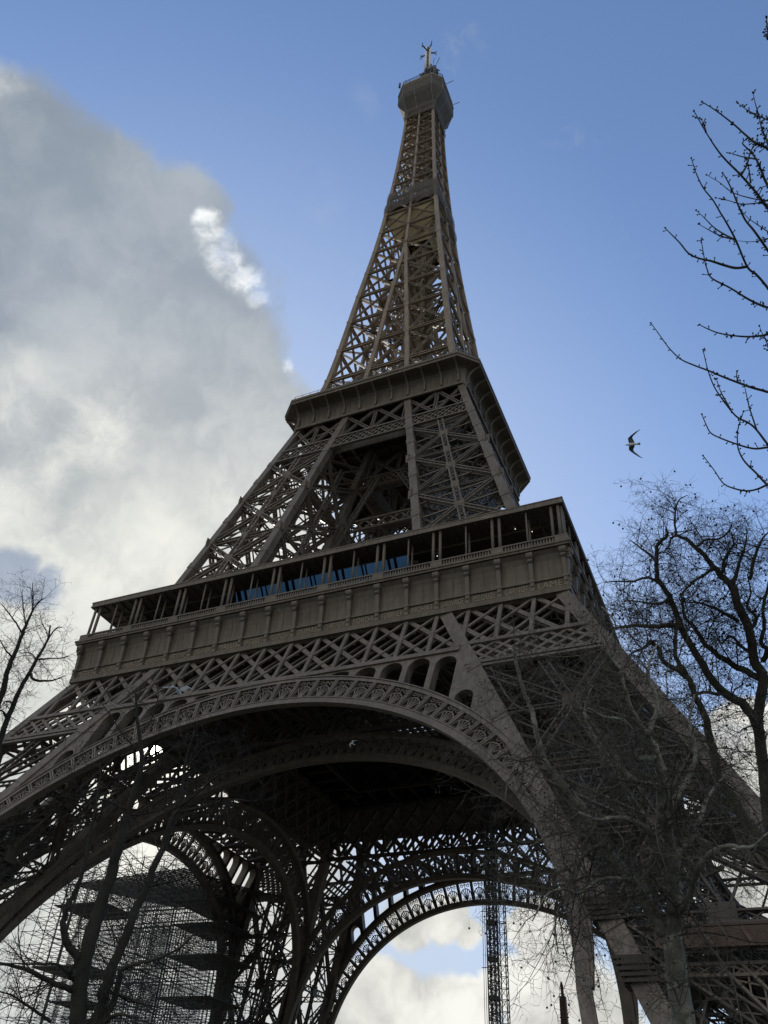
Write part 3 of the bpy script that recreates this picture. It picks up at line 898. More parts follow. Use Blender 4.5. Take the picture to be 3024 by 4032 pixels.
def belt(inner=False):
    mb = TowerMB()
    dz = 0
    lo, hi = 101.4, 104.5
    W = (lambda z: w2(z)-.6) if not inner else (lambda z: w2(z)-b2(z)+.2)
    off = .2
    for z in (lo, hi): mb.bar(f2(-W(z), z, off), f2(W(z), z, off), .34, .5, N2)
    n = 17
    lim = lambda u, z: abs(u) < W(z)
    for i in range(-n, n):
        u = i*1.25
        c = clip((u, hi), (u+3.0, lo), lim)
        if c: mb.bar(f2(*c[0], off+.15), f2(*c[1], off+.15), .42, .12, N2)
        c = clip((u+3.0, hi), (u, lo), lim)
        if c: mb.bar(f2(*c[0], off), f2(*c[1], off), .2, .16, N2)
    mb.bar(f2(-W(102.9), 102.9, off+1.8), f2(W(102.9), 102.9, off+1.8), 2.6, .15, N2)
    # zigzag of laced beams between belt and gallery
    a = lambda z: w2(z)-b2(z)
    cells = [(-w2(108)+.8, -(w2(108)-b2(108)/2)), (-(w2(108)-b2(108)/2), -a(108)), (-a(108), 0), (0, a(108)), (a(108), w2(108)-b2(108)/2), (w2(108)-b2(108)/2, w2(108)-.8)]
    if inner: cells = cells[2:4]
    for u0, u1 in cells:
        lattice(mb, f2(u0+.3, 104.8, .3), f2(u1-.3, 111.3, .3), .62, .35, N2, cell=.75)
        lattice(mb, f2(u1-.3, 104.8, .35), f2(u0+.3, 111.3, .35), .62, .35, N2, cell=.75)
        lattice(mb, f2(u1, 104.8, .3), f2(u1, 111.3, .3), .62, .35, N2, cell=.75)
    o = mb.build('belt_girder', PAINT)
    return o
bl0 = belt(); bl1 = belt(True); bl1.location.y += 12.0
for k in (1, 2, 3):
    turned(bl0, k); r = Matrix.Rotation(k*math.pi/2, 3, 'Z') @ Vector((0, 12, 0)); turned(bl1, k, loc=(r.x, r.y, -GROUND))
# arms rising from the inner corners to the underside of the second floor
am = TowerMB()
for sx in (-1, 1):
    for sy in (-1, 1):
        for z0, z1, h1 in ((86, 101, 2.0),):
            h0 = w2(z0)-b2(z0)
            lattice(am, (sx*h0, sy*h0, z0), (sx*h1, sy*h0, z1), .9, .5, (0, 1, 0), cell=1.1)
            lattice(am, (sx*h0, sy*h0, z0), (sx*h0, sy*h1, z1), .9, .5, (1, 0, 0), cell=1.1)
for z in (80.4, 91):
    h = w2(z)-b2(z)
    for s in (-1, 1):
        if z > 85:
            lattice(am, (-h, s*h, z), (h, s*h, z), 2.4, .5, (0, 1, 0), cell=2.2, chord=.35, lace=.3); lattice(am, (s*h, -h, z), (s*h, h, z), 2.4, .5, (1, 0, 0), cell=2.2, chord=.35, lace=.3)
am.build('inner_bracing', PAINT)
# lift shafts and stairs between first floor and second floor, seen dark between the pillars
def octo(h, ch, z):
    return [(-h+ch, -h, z), (h-ch, -h, z), (h, -h+ch, z), (h, h-ch, z), (h-ch, h, z), (-h+ch, h, z), (-h, h-ch, z), (-h, -h+ch, z)]
mb = TowerMB()
mb.loft([octo(h, c, z) for h, c, z in ((17.15, .7, 111.3), (17.55, .7, 111.3), (17.55, .72, 112.0), (17.3, .7, 112.1), (17.32, .7, 114.3), (17.38, .75, 115.2), (17.6, .9, 115.7), (18.2, 1.4, 115.9),
                                       (20.05, 3.1, 115.95), (20.05, 3.1, 116.55), (20.2, 3.2, 116.6), (20.2, 3.2, 117.15), (19.6, 3.1, 117.2), (19.6, 3.1, 116.9), (15, 1, 116.9))])
for i in range(10):       # panel joints
    for t in (.33, .66):
        u = -16.25+3.25*(i+t)
        for k in range(4):
            c, s = (1, 0, -1, 0)[k], (0, 1, 0, -1)[k]
            pts = [(u, -17.34, 112.2), (u, -17.36, 113.6), (u, -17.54, 114.5)]
            pts = [(x*c-y*s, x*s+y*c, z) for x, y, z in pts]
            for p, q in zip(pts[:-1], pts[1:]): mb.bar(p, q, .06, .05, (0, 0, 1))
sg_ = mb.build('second_floor_gallery', PANEL)
rb = MB()
pr = [(17.5, 112.0), (17.52, 113.4), (17.68, 114.1), (18.05, 114.7), (18.6, 115.2), (19.3, 115.6), (19.95, 115.85)]
for (h0, z0), (h1, z1) in zip(pr[:-1], pr[1:]): rb.bar((0, -h0, z0), (0, -h1, z1+.02), .34, .30, (1, 0, 0))
rb.bar((0, -17.6, 112.0), (0, -17.62, 113.4), .40, .30, (1, 0, 0))
rbo = None
for k in range(4):
    for i in range(11):
        u = -16.25+3.25*i
        if rbo is None: o = rbo = rb.build('rib', PAINT, sg_)
        else: o = rbo.copy(); COL.objects.link(o); o.parent = sg_
        c, s = (1, 0, -1, 0)[k], (0, 1, 0, -1)[k]
        o.location = (u*c, u*s, 0); o.rotation_euler.z = k*math.pi/2
mb = MB()
mb.add(octo(17.2, .7, 113.2), [tuple(reversed(range(8)))]); mb.add(octo(19.6, 3.1, 116.6), [tuple(range(8))])
for k in np.arange(-15, 15.1, 3):
    mb.bar((k, -17, 112.8), (k, 17, 112.8), .35, .8, (0, 0, 1)); mb.bar((-17, k, 112.5), (17, k, 112.5), .35, .8, (0, 0, 1))
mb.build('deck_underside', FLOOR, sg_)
rl = MB()
pts = octo(19.7, 3.1, 118.3)
for i in range(8):
    p = np.array(pts[i]); q = np.array(pts[(i+1) % 8]); l = np.linalg.norm(q-p)
    for dz in (0, -.55): rl.bar(p+(0, 0, dz), q+(0, 0, dz), .06, .06)
    for t in np.linspace(0, 1, max(2, int(l/1.6)+1)): a = p+(q-p)*t; rl.bar(a, a-(0, 0, 1.2), .07, .07)
rl.build('railing', GALV, sg_)
up = MB()                                  # upper terrace of the second floor
up.loft([octo(h, 1.5, z) for h, z in ((13.4, 117), (13.4, 120.6), (14.4, 120.8), (14.4, 121.3), (12, 121.3))])
pts = octo(14.2, 1.5, 122.4)
for i in range(8):
    p = np.array(pts[i]); q = np.array(pts[(i+1) % 8]); up.bar(p, q, .06, .06); up.bar(p-(0, 0, .5), q-(0, 0, .5), .06, .06)
    for t in np.linspace(0, 1, 8): a = p+(q-p)*t; up.bar(a, a-(0, 0, 1.2), .06, .06)
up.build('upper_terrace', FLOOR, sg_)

# --- shaft
ZS = [112, 117, 126, 137, 150, 157, 165, 180, 193, 206, 216, 228, 240, 250, 258, 262]
WS = [16.95, 15.9, 14.2, 13.0, 11.8, 11.2, 10.4, 8.95, 7.9, 7.1, 6.5, 5.9, 5.4, 5.05, 4.85, 4.75]
def w3(z): return float(np.interp(z, ZS, WS))
def ui(z): return float(np.interp(z, [112, 126, 137, 149, 162, 171, 180, 200], [5.6, 4.35, 3.45, 2.5, 1.4, .7, .0, .0]))
LV3 = [117.5, 128, 138.7, 149.4, 159.8, 170.0, 180.0, 189.6, 198.8, 207.5, 215.6, 223.2, 230.3, 237.0, 243.2, 249.0, 254.4, 259.4, 262.5]
def f3(u, z, off=0): return (u, -(w3(z)-off), z)
N3 = nrm((0, -1, .1))
def shaft_face():
    mb = TowerMB()
    # corner post (one per face) and the two inner posts, which meet at 180 m
    def sz(z): return float(np.interp(z, [117, 180, 260], [1.15, .95, .72]))
    for a, c in zip(LV3[:-1], LV3[1:]):
        for q in range(2):
            z0 = a+(c-a)*q/2; z1 = a+(c-a)*(q+1)/2
            h = sz(z0)/2
            mb.bar((w3(z0)-h, -w3(z0)+h, z0), (w3(z1)-h, -w3(z1)+h, z1), sz(z0), sz(z0), (0, 1, 0))
        mb.bar((w3(c)-.5, -w3(c)+.5, c-.5), (w3(c)-.5, -w3(c)+.5, c+.5), sz(c)+.12, sz(c)+.12, (0, 1, 0))
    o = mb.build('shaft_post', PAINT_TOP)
    for sg in (-1, 1):
        mi = MB()
        for a, c in zip(LV3[:-1], LV3[1:]):
            for q in range(2):
                z0 = a+(c-a)*q/2; z1 = a+(c-a)*(q+1)/2
                if ui(z0) == 0 and sg > 0: continue
                s = .8 if ui(z0) > 0 else .72
                mi.bar(f3(sg*ui(z0), z0, .3), f3(sg*ui(z1), z1, .3), s*sz(z0), .6, N3)
        mi.build('inner_post', PAINT_TOP, o)
    b = MB()
    for i, (a, c) in enumerate(zip(LV3[:-1], LV3[1:])):
        H = float(np.interp(c, [117, 200, 262], [.95, .74, .5]))
        lw = float(np.interp(c, [117, 200, 262], [.52, .40, .29]))
        cell = lw*1.25
        w = w3(c)
        lattice(b, f3(-w+.4, c, .3), f3(w-.4, c, .3), H, .5, N3, cell=H*1.1, chord=H*.22, lace=H*.14)
        for sg in (-1, 1):
            o0, o1 = ui(a), ui(c)
            lattice(b, f3(sg*(w3(a)-.6), a+.5, .35), f3(sg*(o1+.25), c-.5, .35), lw, .4, N3, cell=cell, chord=lw*.17, lace=lw*.09)
            lattice(b, f3(sg*(o0+.25), a+.5, .45), f3(sg*(w3(c)-.6), c-.5, .45), lw, .4, N3, cell=cell, chord=lw*.17, lace=lw*.09)
            if i < 6:
                # inner faces of the legs
                lattice(b, (sg*o0, -w3(a)+.6, a+.4), (sg*o1, -(ui(c)+.3), c-.4), lw, .4, (1, 0, 0), cell=cell, X=False, chord=lw*.15, lace=lw*.09)
                lattice(b, (sg*o0, -(ui(a)+.3), a+.4), (sg*o1, -w3(c)+.6, c-.4), lw, .4, (1, 0, 0), cell=cell, X=False, chord=lw*.15, lace=lw*.09)
                lattice(b, (sg*o1, -w3(c)+.6, c), (sg*o1, -(ui(c)+.3), c), lw, .4, (1, 0, 0), cell=cell, X=False, chord=lw*.15, lace=lw*.09)
        if i < 5:
            o0, o1 = ui(a), ui(c)
            lattice(b, f3(-o0+.2, a+.4, .5), f3(o1-.2, c-.4, .5), lw*.8, .35, N3, cell=cell, chord=lw*.17, lace=lw*.09)
            lattice(b, f3(o0-.2, a+.4, .55), f3(-o1+.2, c-.4, .55), lw*.8, .35, N3, cell=cell, chord=lw*.17, lace=lw*.09)
        # joint plates
        for u in (-w+.7, w-.7, ui(c), -ui(c)):
            b.bar(f3(u, c-H*.7, .02), f3(u, c+H*.7, .02), 1.2*H, .12, N3)
        # horizontal cross frame inside
        if i % 2 == 0:
            lattice(b, (-w+.6, -w+.6, c), (w-.6, w-.6, c), H*.8, .4, (0, 0, 1), cell=H*1.2, X=False)
            lattice(b, (0, -w+.5, c), (w-.5, 0, c), H*.7, .4, (0, 0, 1), cell=H*1.2, X=False)
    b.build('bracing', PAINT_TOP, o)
    return o
s0 = shaft_face()
for k in (1, 2, 3): turned(s0, k)
# lift core
mb = TowerMB()
for x in (-2.3, 2.3):
    for y in (-2.3, 2.3):
        lattice(mb, (x, y, 116), (x*.8, y*.8, 262), 1.0, .5, nrm((x, y, 0)), cell=1.3)
        mb.bar((x, y, 116), (x*.8, y*.8, 262), .45, .45, (1, 0, 0))
for i, z in enumerate(np.arange(118, 260, 2.4)):
    h = 2.3*(1-.2*(z-116)/146)
    for p, q in (((-h, -h), (h, -h)), ((h, -h), (h, h)), ((h, h), (-h, h)), ((-h, h), (-h, -h))):
        mb.bar(p+(z,), q+(z,), .22, .4); mb.bar(p+(z,), q+(z+2.4,), .2, .2); mb.bar(q+(z,), p+(z+2.4,), .2, .2)
    if i % 2 == 0: mb.box((-h*.95, -h*.95, z), (h*.2, h*.95, z+.15))
    # stair flights winding round the core
    mb.bar((-h-.6, -h, z), (-h-.6, h, z+2.4), .7, .3, (0, 0, 1)); mb.bar((h+.6, h, z), (h+.6, -h, z+2.4), .7, .3, (0, 0, 1))
mb.box((-2.0, -.6, 116), (-.2, 1.6, 262)); mb.box((.3, -1.6, 116), (1.9, .2, 262))
mb.build('lift_core', PAINT_TOP)
# intermediate platform: funnel of boards, and the netting wrapped round it
mb = TowerMB()
mb.loft([octo(h, .3, z) for h, z in ((3.9, 186.5), (7.0, 198.0), (7.1, 199.2), (6.9, 199.2), (3.8, 187.5))])
mb.build('funnel_shield', FUNNEL)
def net_band(z0, z1, extra, name='netting_band'):
    mb = TowerMB()
    rings = []
    for t in np.linspace(0, 1, 5):
        z = z0+(z1-z0)*t; h = w3(z)+extra+.12*math.sin(9*t)
        base = octo(h, .25, z)
        rings.append(base)
    mb.loft(rings)
    return mb.build(name, NET)
net_band(200.2, 210.4, .25)
mb = TowerMB(); mb.add(octo(6.9, .2, 205), [tuple(range(8))]); mb.build('middle_platform', FLOOR)
net_band(257.5, 263.0, .3)

# --- summit
mb = TowerMB()
mb.loft([octo(h, c, z) for h, c, z in ((4.9, .5, 262.4), (5.2, .7, 264.2), (7.15, 2.5, 268.2), (7.65, 2.75, 270.0), (7.65, 2.75, 275.2))])
cabn = mb.build('summit_cabin', SHEET)
mb = MB()
for z, h in ((275.2, 7.75), (276.05, 7.9)):
    mb.loft([octo(h-.35, 2.7, z), octo(h, 2.75, z), octo(h, 2.75, z+.5), octo(h-.35, 2.7, z+.5)])
mb.add(octo(7.5, 2.6, 276.4), [tuple(range(8))])
mb.build('cornice', GOLD, cabn)
for i in range(8):         # seams of the sheeting
    pr = ((4.95, .5, 262.4), (5.25, .7, 264.2), (7.2, 2.5, 268.2), (7.7, 2.75, 270.0), (7.7, 2.75, 275.2))
    pts = [np.array(octo(*q)[i]) for q in pr]
    mb = MB()
    for p, q in zip(pts[:-1], pts[1:]): mb.bar(p, q, .12, .12)
    mb.build('sheet_seam', GALV, cabn)
    if i % 2 == 0:
        pts = [np.array(octo(*q)[i])*.6+np.array(octo(*q)[(i+1) % 8])*.4 for q in pr]
        mb = MB()
        for p, q in zip(pts[:-1], pts[1:]): mb.bar(p*(1.004, 1.004, 1), q*(1.004, 1.004, 1), .14, .1)
        mb.build('sheet_seam', GALV, cabn)

mb = MB()
mb.loft([octo(h, c, z) for h, c, z in ((7.6, 2.6, 276.6), (7.6, 2.6, 278.0), (7.2, 2.5, 278.2), (5.6, 1.6, 279.4), (4.4, 1.4, 279.6), (4.4, 1.4, 283.5), (4.9, 1.5, 283.7), (4.9, 1.5, 284.2), (2.2, .6, 285.5), (1.9, .6, 296))])
rng = random.Random(5)
def rvec_(g): return nrm((g.uniform(-1, 1), g.uniform(-1, 1), g.uniform(-1, 1.5)))
for i in range(46):
    a = octo(7.5, 2.6, 278.0); k = rng.randrange(8); t = rng.random()
    p = np.array(a[k])*(1-t)+np.array(a[(k+1) % 8])*t
    mb.bar(p, p+(0, 0, rng.uniform(.8, 2.6)), .16, .16)
for i in range(8):
    p = np.array(octo(7.5, 2.6, 280.0)[i]); q = np.array(octo(7.5, 2.6, 280.0)[(i+1) % 8]); mb.bar(p, q, .12, .12); mb.bar(p-(0, 0, .8), q-(0, 0, .8), .12, .12)
for x, y, z, r, hh in ((-6.9, -6.4, 279.5, .35, 3.4), (3.4, -2.0, 284, .8, 12.5), (2.5, -2.6, 284, .35, 14), (-3, 2, 284, .7, 14), (4.1, -1.2, 290, .3, 6), (1.6, -1.2, 286, .55, 11)):
    mb.tube([(x, y, z), (x, y, z+hh)], r, 8)
for p, q in (((7.4, -2, 279), (10.0, -1.0, 282.0)), ((7.4, 4, 276.5), (9.8, 5.5, 280)), ((3.6, -2, 296), (5.6, -2.6, 301)), ((1.6, -1.4, 298), (.9, -2.0, 304)), ((3.0, -2, 300), (3.4, -2.2, 303.5))): mb.bar(p, q, .14, .14)
for z in (287, 289, 291, 293.5, 296):
    for a in range(6):
        t = a*math.pi/3+z; mb.bar((1.2*math.cos(t), 1.2*math.sin(t), z), (2.6*math.cos(t), 2.6*math.sin(t), z+1), .2, .9)
for i in range(34):
    x, y, z = rng.uniform(1.0, 4.8), rng.uniform(-3.4, .5), rng.uniform(287, 297)
    d = rvec_(rng)*rng.uniform(.5, 1.3); mb.bar((x-d[0], y-d[1], z-abs(d[2])), (x+d[0], y+d[1], z+abs(d[2])), .22, .3)
mb.loft([octo(1.7, .6, 295), octo(1.0, .4, 301)])
mb.build('roof_plant', DARK, cabn)
mb = TowerMB()
for x, y in ((-.62, -.3), (.62, .3)): mb.tube([(x, y, 300), (x, y, 321.5)], .42, 8)
am_ = mb.build('antenna_mast', WHITE)
mb = MB()
mb.bar((0, 0, 300), (0, 0, 322), .5, .5, (1, 0, 0))
for a in range(5):
    t = a*2*math.pi/5+.5
    for z in (317.6+1.1*(a % 2),):
        d = np.array((math.cos(t), math.sin(t), 0)); zz = z+1.0*math.sin(a*2.1)
        r_ = 2.9
        mb.bar((0, 0, zz), d*r_+(0, 0, zz+.5), .22, .22)
        mb.bar((0, 0, zz-.7), d*r_*.9+(0, 0, zz-.5), .2, .2)
        mb.bar(d*r_+(0, 0, zz-1.8), d*r_+(0, 0, zz+2.0), .24, .24, (1, 0, 0))
mb.bar((0, 0, 321), (0, 0, 322.6), .18, .18, (1, 0, 0))
mb.build('dipole', DARK, am_)
# ------------------------------------------------------------------ trees
def smooth(pts, rad, sub=4):
    """Catmull-Rom through the points"""
    pts = [np.asarray(p, float) for p in pts]
    P = [2*pts[0]-pts[1]]+pts+[2*pts[-1]-pts[-2]]
    out = []; ro = []
    for i in range(1, len(P)-2):
        for j in range(sub):
            t = j/sub
            a, b, c, d = P[i-1], P[i], P[i+1], P[i+2]
            out.append(.5*((2*b)+(-a+c)*t+(2*a-5*b+4*c-d)*t*t+(-a+3*b-3*c+d)*t**3))
            ro.append(rad[i-1]*(1-t)+rad[i]*t)
    out.append(pts[-1]); ro.append(rad[-1])
    return out, ro
def rvec(rng):
    while True:
        v = np.array([rng.uniform(-1, 1) for _ in range(3)])
        l = np.linalg.norm(v)
        if .1 < l < 1: return v/l
def shoot(rng, p, d, length, r, segs, kink, pull):
    """a wandering shoot: pull is added to the direction at each joint"""
    pts = [p]; d = nrm(d)
    for i in range(segs):
        d = nrm(d+rvec(rng)*kink+np.asarray(pull)*(length/segs))
        pts.append(pts[-1]+d*length/segs)
    rad = [max(r*(1-.75*i/segs), .0012) for i in range(segs+1)]
    return pts, rad
def sprout(mb, seeds, rng, pts, rad, level, spec, thin=.0025):
    """side shoots along a limb; spec[level] = (spacing, length, spread, kink, pull)"""
    if level >= len(spec): return
    gap, ln, spread, kink, pull = spec[level]
    acc = rng.uniform(0, gap)
    for i in range(1, len(pts)):
        seg = np.linalg.norm(pts[i]-pts[i-1]); acc += seg
        frac = i/(len(pts)-1)
        while acc > gap:
            acc -= gap*rng.uniform(.7, 1.35)
            d0 = nrm(pts[i]-pts[i-1])
            side = rvec(rng); side = nrm(side-d0*np.dot(side, d0))
            l = ln*rng.uniform(.45, 1.25)*(1.1-.45*frac)
            r0 = max(thin, min(rad[i]*.62, l*.012))
            q, rr = shoot(rng, pts[i], d0*(1-spread)+side*spread, l, r0, 6 if level < 2 else 4, kink, pull)
            mb.tube(q, rr, 5 if r0 > .03 else 3, cap=False)
            if seeds is not None and level >= 1 and rng.random() < seeds[1]:
                e = q[-1]; dr = rng.uniform(.08, .22)
                mb.tube([e, e-(0, 0, dr)], .0022, 3, cap=False)
                seeds[0].ball(e-(0, 0, dr), seeds[2], 6, 4)
            sprout(mb, seeds, rng, q, rr, level+1, spec, thin)
def make_tree(name, label, trunks, limbs, spec, bark, twigmat, seed, seeds=None, thin=.0025, sides=9, bury=True):
    """trunks, limbs: lists of ([(px, py, distance)...], radius at start, radius at end)"""
    rng = random.Random(seed)
    P = [[at(*p) for p in t[0]] for t in trunks]
    base = P[0][0].copy(); base[2] = GROUND
    root = empty(name, tuple(base))
    tag(root, label, 'tree')
    def kid(mb, nm, m, kind=None):
        o = mb.build(nm, m, root); o.location = tuple(-base)
        if kind: o['kind'] = kind
        return o
    tw = MB(); sd = MB() if seeds else None
    sarg = (sd, seeds[0], seeds[1]) if seeds else None
    for k, (raw, r0, r1) in enumerate(trunks+limbs):
        pts = [at(*p) for p in raw]
        if k == 0 and bury:
            g = pts[0].copy(); g[2] = GROUND; n = max(1, int((pts[0][2]-GROUND)/2))
            pts = [g+(pts[0]-g)*i/n for i in range(n)]+pts
        n = len(pts)
        rad = [r0+(r1-r0)*i/(n-1) for i in range(n)]
        if k == 0 and bury: rad[0] *= 1.3
        q, rr = smooth(pts, rad, 5)
        jr = .035 if k else .015
        q = [p+rvec(rng)*jr*min(1, rr[i]*9) if 0 < i < len(q)-1 else p for i, p in enumerate(q)]
        mb = MB(); mb.tube(q, rr, sides if r0 > .05 else 6)
        kid(mb, 'trunk' if k < len(trunks) else 'limb', bark)
        if k >= len(trunks) or len(raw) > 4:
            s0 = 0 if k >= len(trunks) else len(q)//2
            sprout(tw, sarg, rng, q[s0:], rr[s0:], 0, spec, thin)
    kid(tw, 'twigs', twigmat, 'stuff')
    if sd: kid(sd, 'seed_balls', SEED, 'stuff')
    return root
def ln(px, d0, d1):
    """pixel polyline with the distance running from d0 to d1"""
    n = len(px); return [(x, y, d0+(d1-d0)*i/(n-1)) for i, (x, y) in enumerate(px)]
def cv(lst, s, ox, oy): return [(ox+x*s, oy+y*s) for x, y in lst]

# plane tree with a pale mottled trunk close on the right
T1 = lambda l: cv(l, .3717, 1042.4, 1261.8)
T1b = lambda l: cv(l, .3386, 1097.2, 1755.5)
make_tree('plane_tree', 'bare plane tree with pale mottled trunk standing before the nearest tower leg',
  [(ln([(1484, 2240)]+T1b([(1125, 1348), (1085, 1100), (1060, 870), (1052, 800)]), 20, 20), .235, .215)],
  [(ln(T1b([(1050, 830), (1062, 650), (1070, 500), (1040, 300), (1012, 100)])+T1([(1055, 1330), (1062, 1200), (1020, 1000), (960, 880), (880, 760), (830, 620), (800, 500)]), 20, 19), .17, .03),
   (ln(T1b([(1040, 830), (960, 720), (900, 600), (840, 500), (740, 380), (640, 250), (560, 130), (500, 0)])+T1([(430, 1120), (350, 1000), (320, 880), (290, 750), (240, 620), (200, 480), (180, 390), (150, 380)]), 20, 20.5), .15, .025),
   (ln([(1421, 1633), (1373, 1637), (1362, 1574), (1340, 1555), (1303, 1548), (1270, 1530)], 19.4, 17.5), .07, .02),
   (ln([(1442, 1850), (1415, 1816), (1388, 1783), (1340, 1766), (1290, 1770), (1250, 1755)], 19.8, 18), .09, .02),
   (ln([(1447, 1745), (1462, 1719), (1488, 1678), (1503, 1626), (1490, 1560), (1500, 1500)], 19.6, 21), .085, .02),
   (ln([(1300, 1823), (1266, 1843), (1232, 1901), (1209, 1959), (1199, 1999), (1206, 2060)], 20, 19), .05, .012),
   (ln([(1436, 1700), (1380, 1690), (1330, 1650), (1290, 1600), (1262, 1540), (1280, 1480)], 19.6, 22), .08, .02),
   (ln([(1456, 1990), (1490, 1930), (1510, 1870), (1560, 1830), (1620, 1830), (1660, 1800)], 20, 17), .09, .02),
   (ln([(1450, 1860), (1500, 1800), (1530, 1720), (1580, 1660)], 20, 22), .08, .02),
   (ln([(1360, 1900), (1300, 1900), (1250, 1930), (1215, 1920), (1180, 1935), (1150, 1990)], 20, 18), .05, .01),
   (ln([(1340, 1448), (1310, 1400), (1330, 1350), (1300, 1310)], 19, 19), .03, .012),
   (ln([(1150, 1541), (1110, 1520), (1080, 1480), (1060, 1440)], 20.5, 21), .03, .012),
   (ln([(1399, 1589), (1420, 1520), (1400, 1450), (1420, 1390)], 19.2, 20), .06, .015),
   (ln([(1172, 1633), (1130, 1640), (1100, 1680), (1090, 1730)], 20.4, 20), .03, .01),
   (ln([(1310, 1830), (1250, 1800), (1200, 1800), (1140, 1830)], 20, 20), .04, .01)],
  [(.15, 2.1, .72, .35, (0, 0, -.06)), (.17, .95, .7, .45, (0, 0, -.22)), (.14, .42, .65, .5, (0, 0, -.5))],
  BARK, TWIG, 11, seeds=(.03, .023), thin=.0045)

# tall plane tree at the right edge, further back
T2 = lambda l: cv(l, .2481, 1261.8, 1042.3)
make_tree('plane_tree', 'tall bare plane tree with dark winding limbs and seed balls against blue sky',
  [(ln([(1665, 1800), (1652, 1689), (1641, 1596), (1637, 1544)]+T2([(1560, 1700), (1480, 1560), (1440, 1300), (1330, 1050), (1300, 900)]), 34, 34), .27, .15)],
  [(ln([(1690, 1900), (1615, 1778), (1581, 1723), (1551, 1678), (1544, 1633)]+T2([(1090, 2200), (1040, 2000), (960, 1850), (900, 1700), (700, 1560), (640, 1440), (580, 1380)]), 32, 32), .20, .06),
   (ln(T2([(1540, 2190), (1400, 1940), (1200, 1820), (1000, 1540), (850, 1270), (740, 980), (640, 830), (635, 560), (720, 470), (715, 400)]), 34, 33), .19, .04),
   (ln(T2([(1520, 1700), (1250, 1560), (1070, 1420), (960, 1260), (870, 1160), (860, 1000)]), 34, 35), .13, .04),
   (ln(T2([(890, 1670), (800, 1520), (800, 1300), (830, 1180)]), 32, 33), .10, .04),
   (ln(T2([(1310, 920), (1200, 820), (1130, 740), (980, 570), (860, 480), (780, 470), (740, 520)]), 34, 35), .14, .03),
   (ln(T2([(1560, 1560), (1600, 1460), (1540, 1400), (1570, 1250), (1560, 1100), (1601, 900), (1640, 800)]), 34, 33), .10, .04),
   (ln(T2([(1200, 790), (1230, 650), (1300, 540), (1280, 430)]), 34, 34), .07, .02),
   (ln(T2([(1480, 1500), (1380, 1440), (1280, 1340), (1200, 1400)]), 34, 35), .08, .03),
   (ln(T2([(1340, 1210), (1150, 1100), (1000, 1050), (880, 1040)]), 34, 36), .08, .02),
   (ln(T2([(830, 1240), (640, 1250), (450, 1245), (320, 1260), (200, 1275)]), 33, 30), .10, .03),
   (ln(T2([(580, 1380), (520, 1440), (440, 1470), (390, 1510)]), 32, 30), .07, .03),
   (ln(T2([(800, 470), (790, 300), (820, 160), (900, 110)]), 35, 35), .05, .015),
   (ln(T2([(980, 560), (1060, 500), (1180, 490), (1260, 420), (1290, 360)]), 35, 36), .06, .02),
   (ln(T2([(640, 700), (560, 620), (480, 560), (400, 500)]), 33, 34), .06, .02),
   (ln(T2([(690, 900), (560, 830), (430, 860), (300, 860), (180, 870)]), 33, 31), .06, .02),
   (ln(T2([(740, 1010), (640, 1060), (500, 1040), (350, 1020)]), 33, 34), .06, .02),
   (ln(T2([(1130, 740), (1050, 800), (960, 860), (860, 960), (850, 1060)]), 34, 33), .07, .03),
   (ln(T2([(1440, 1300), (1500, 1180), (1420, 1080), (1450, 960), (1420, 800)]), 34, 34), .08, .02),
   (ln(T2([(1180, 1840), (1010, 1830), (960, 1890), (870, 1980)]), 33, 31), .07, .02),
   (ln(T2([(1440, 850), (1500, 600), (1560, 480), (1620, 420)]), 34, 34), .07, .02),
   (ln(T2([(1300, 900), (1350, 700), (1400, 560), (1420, 420)]), 34, 35), .08, .02)],
  [(.18, 2.1, .72, .42, (0, 0, .0)), (.21, 1.1, .7, .5, (0, 0, -.05)), (.18, .55, .65, .55, (0, 0, -.2))],
  MOSSY, TWIGDARK, 23, seeds=(.04, .042), thin=.0068)

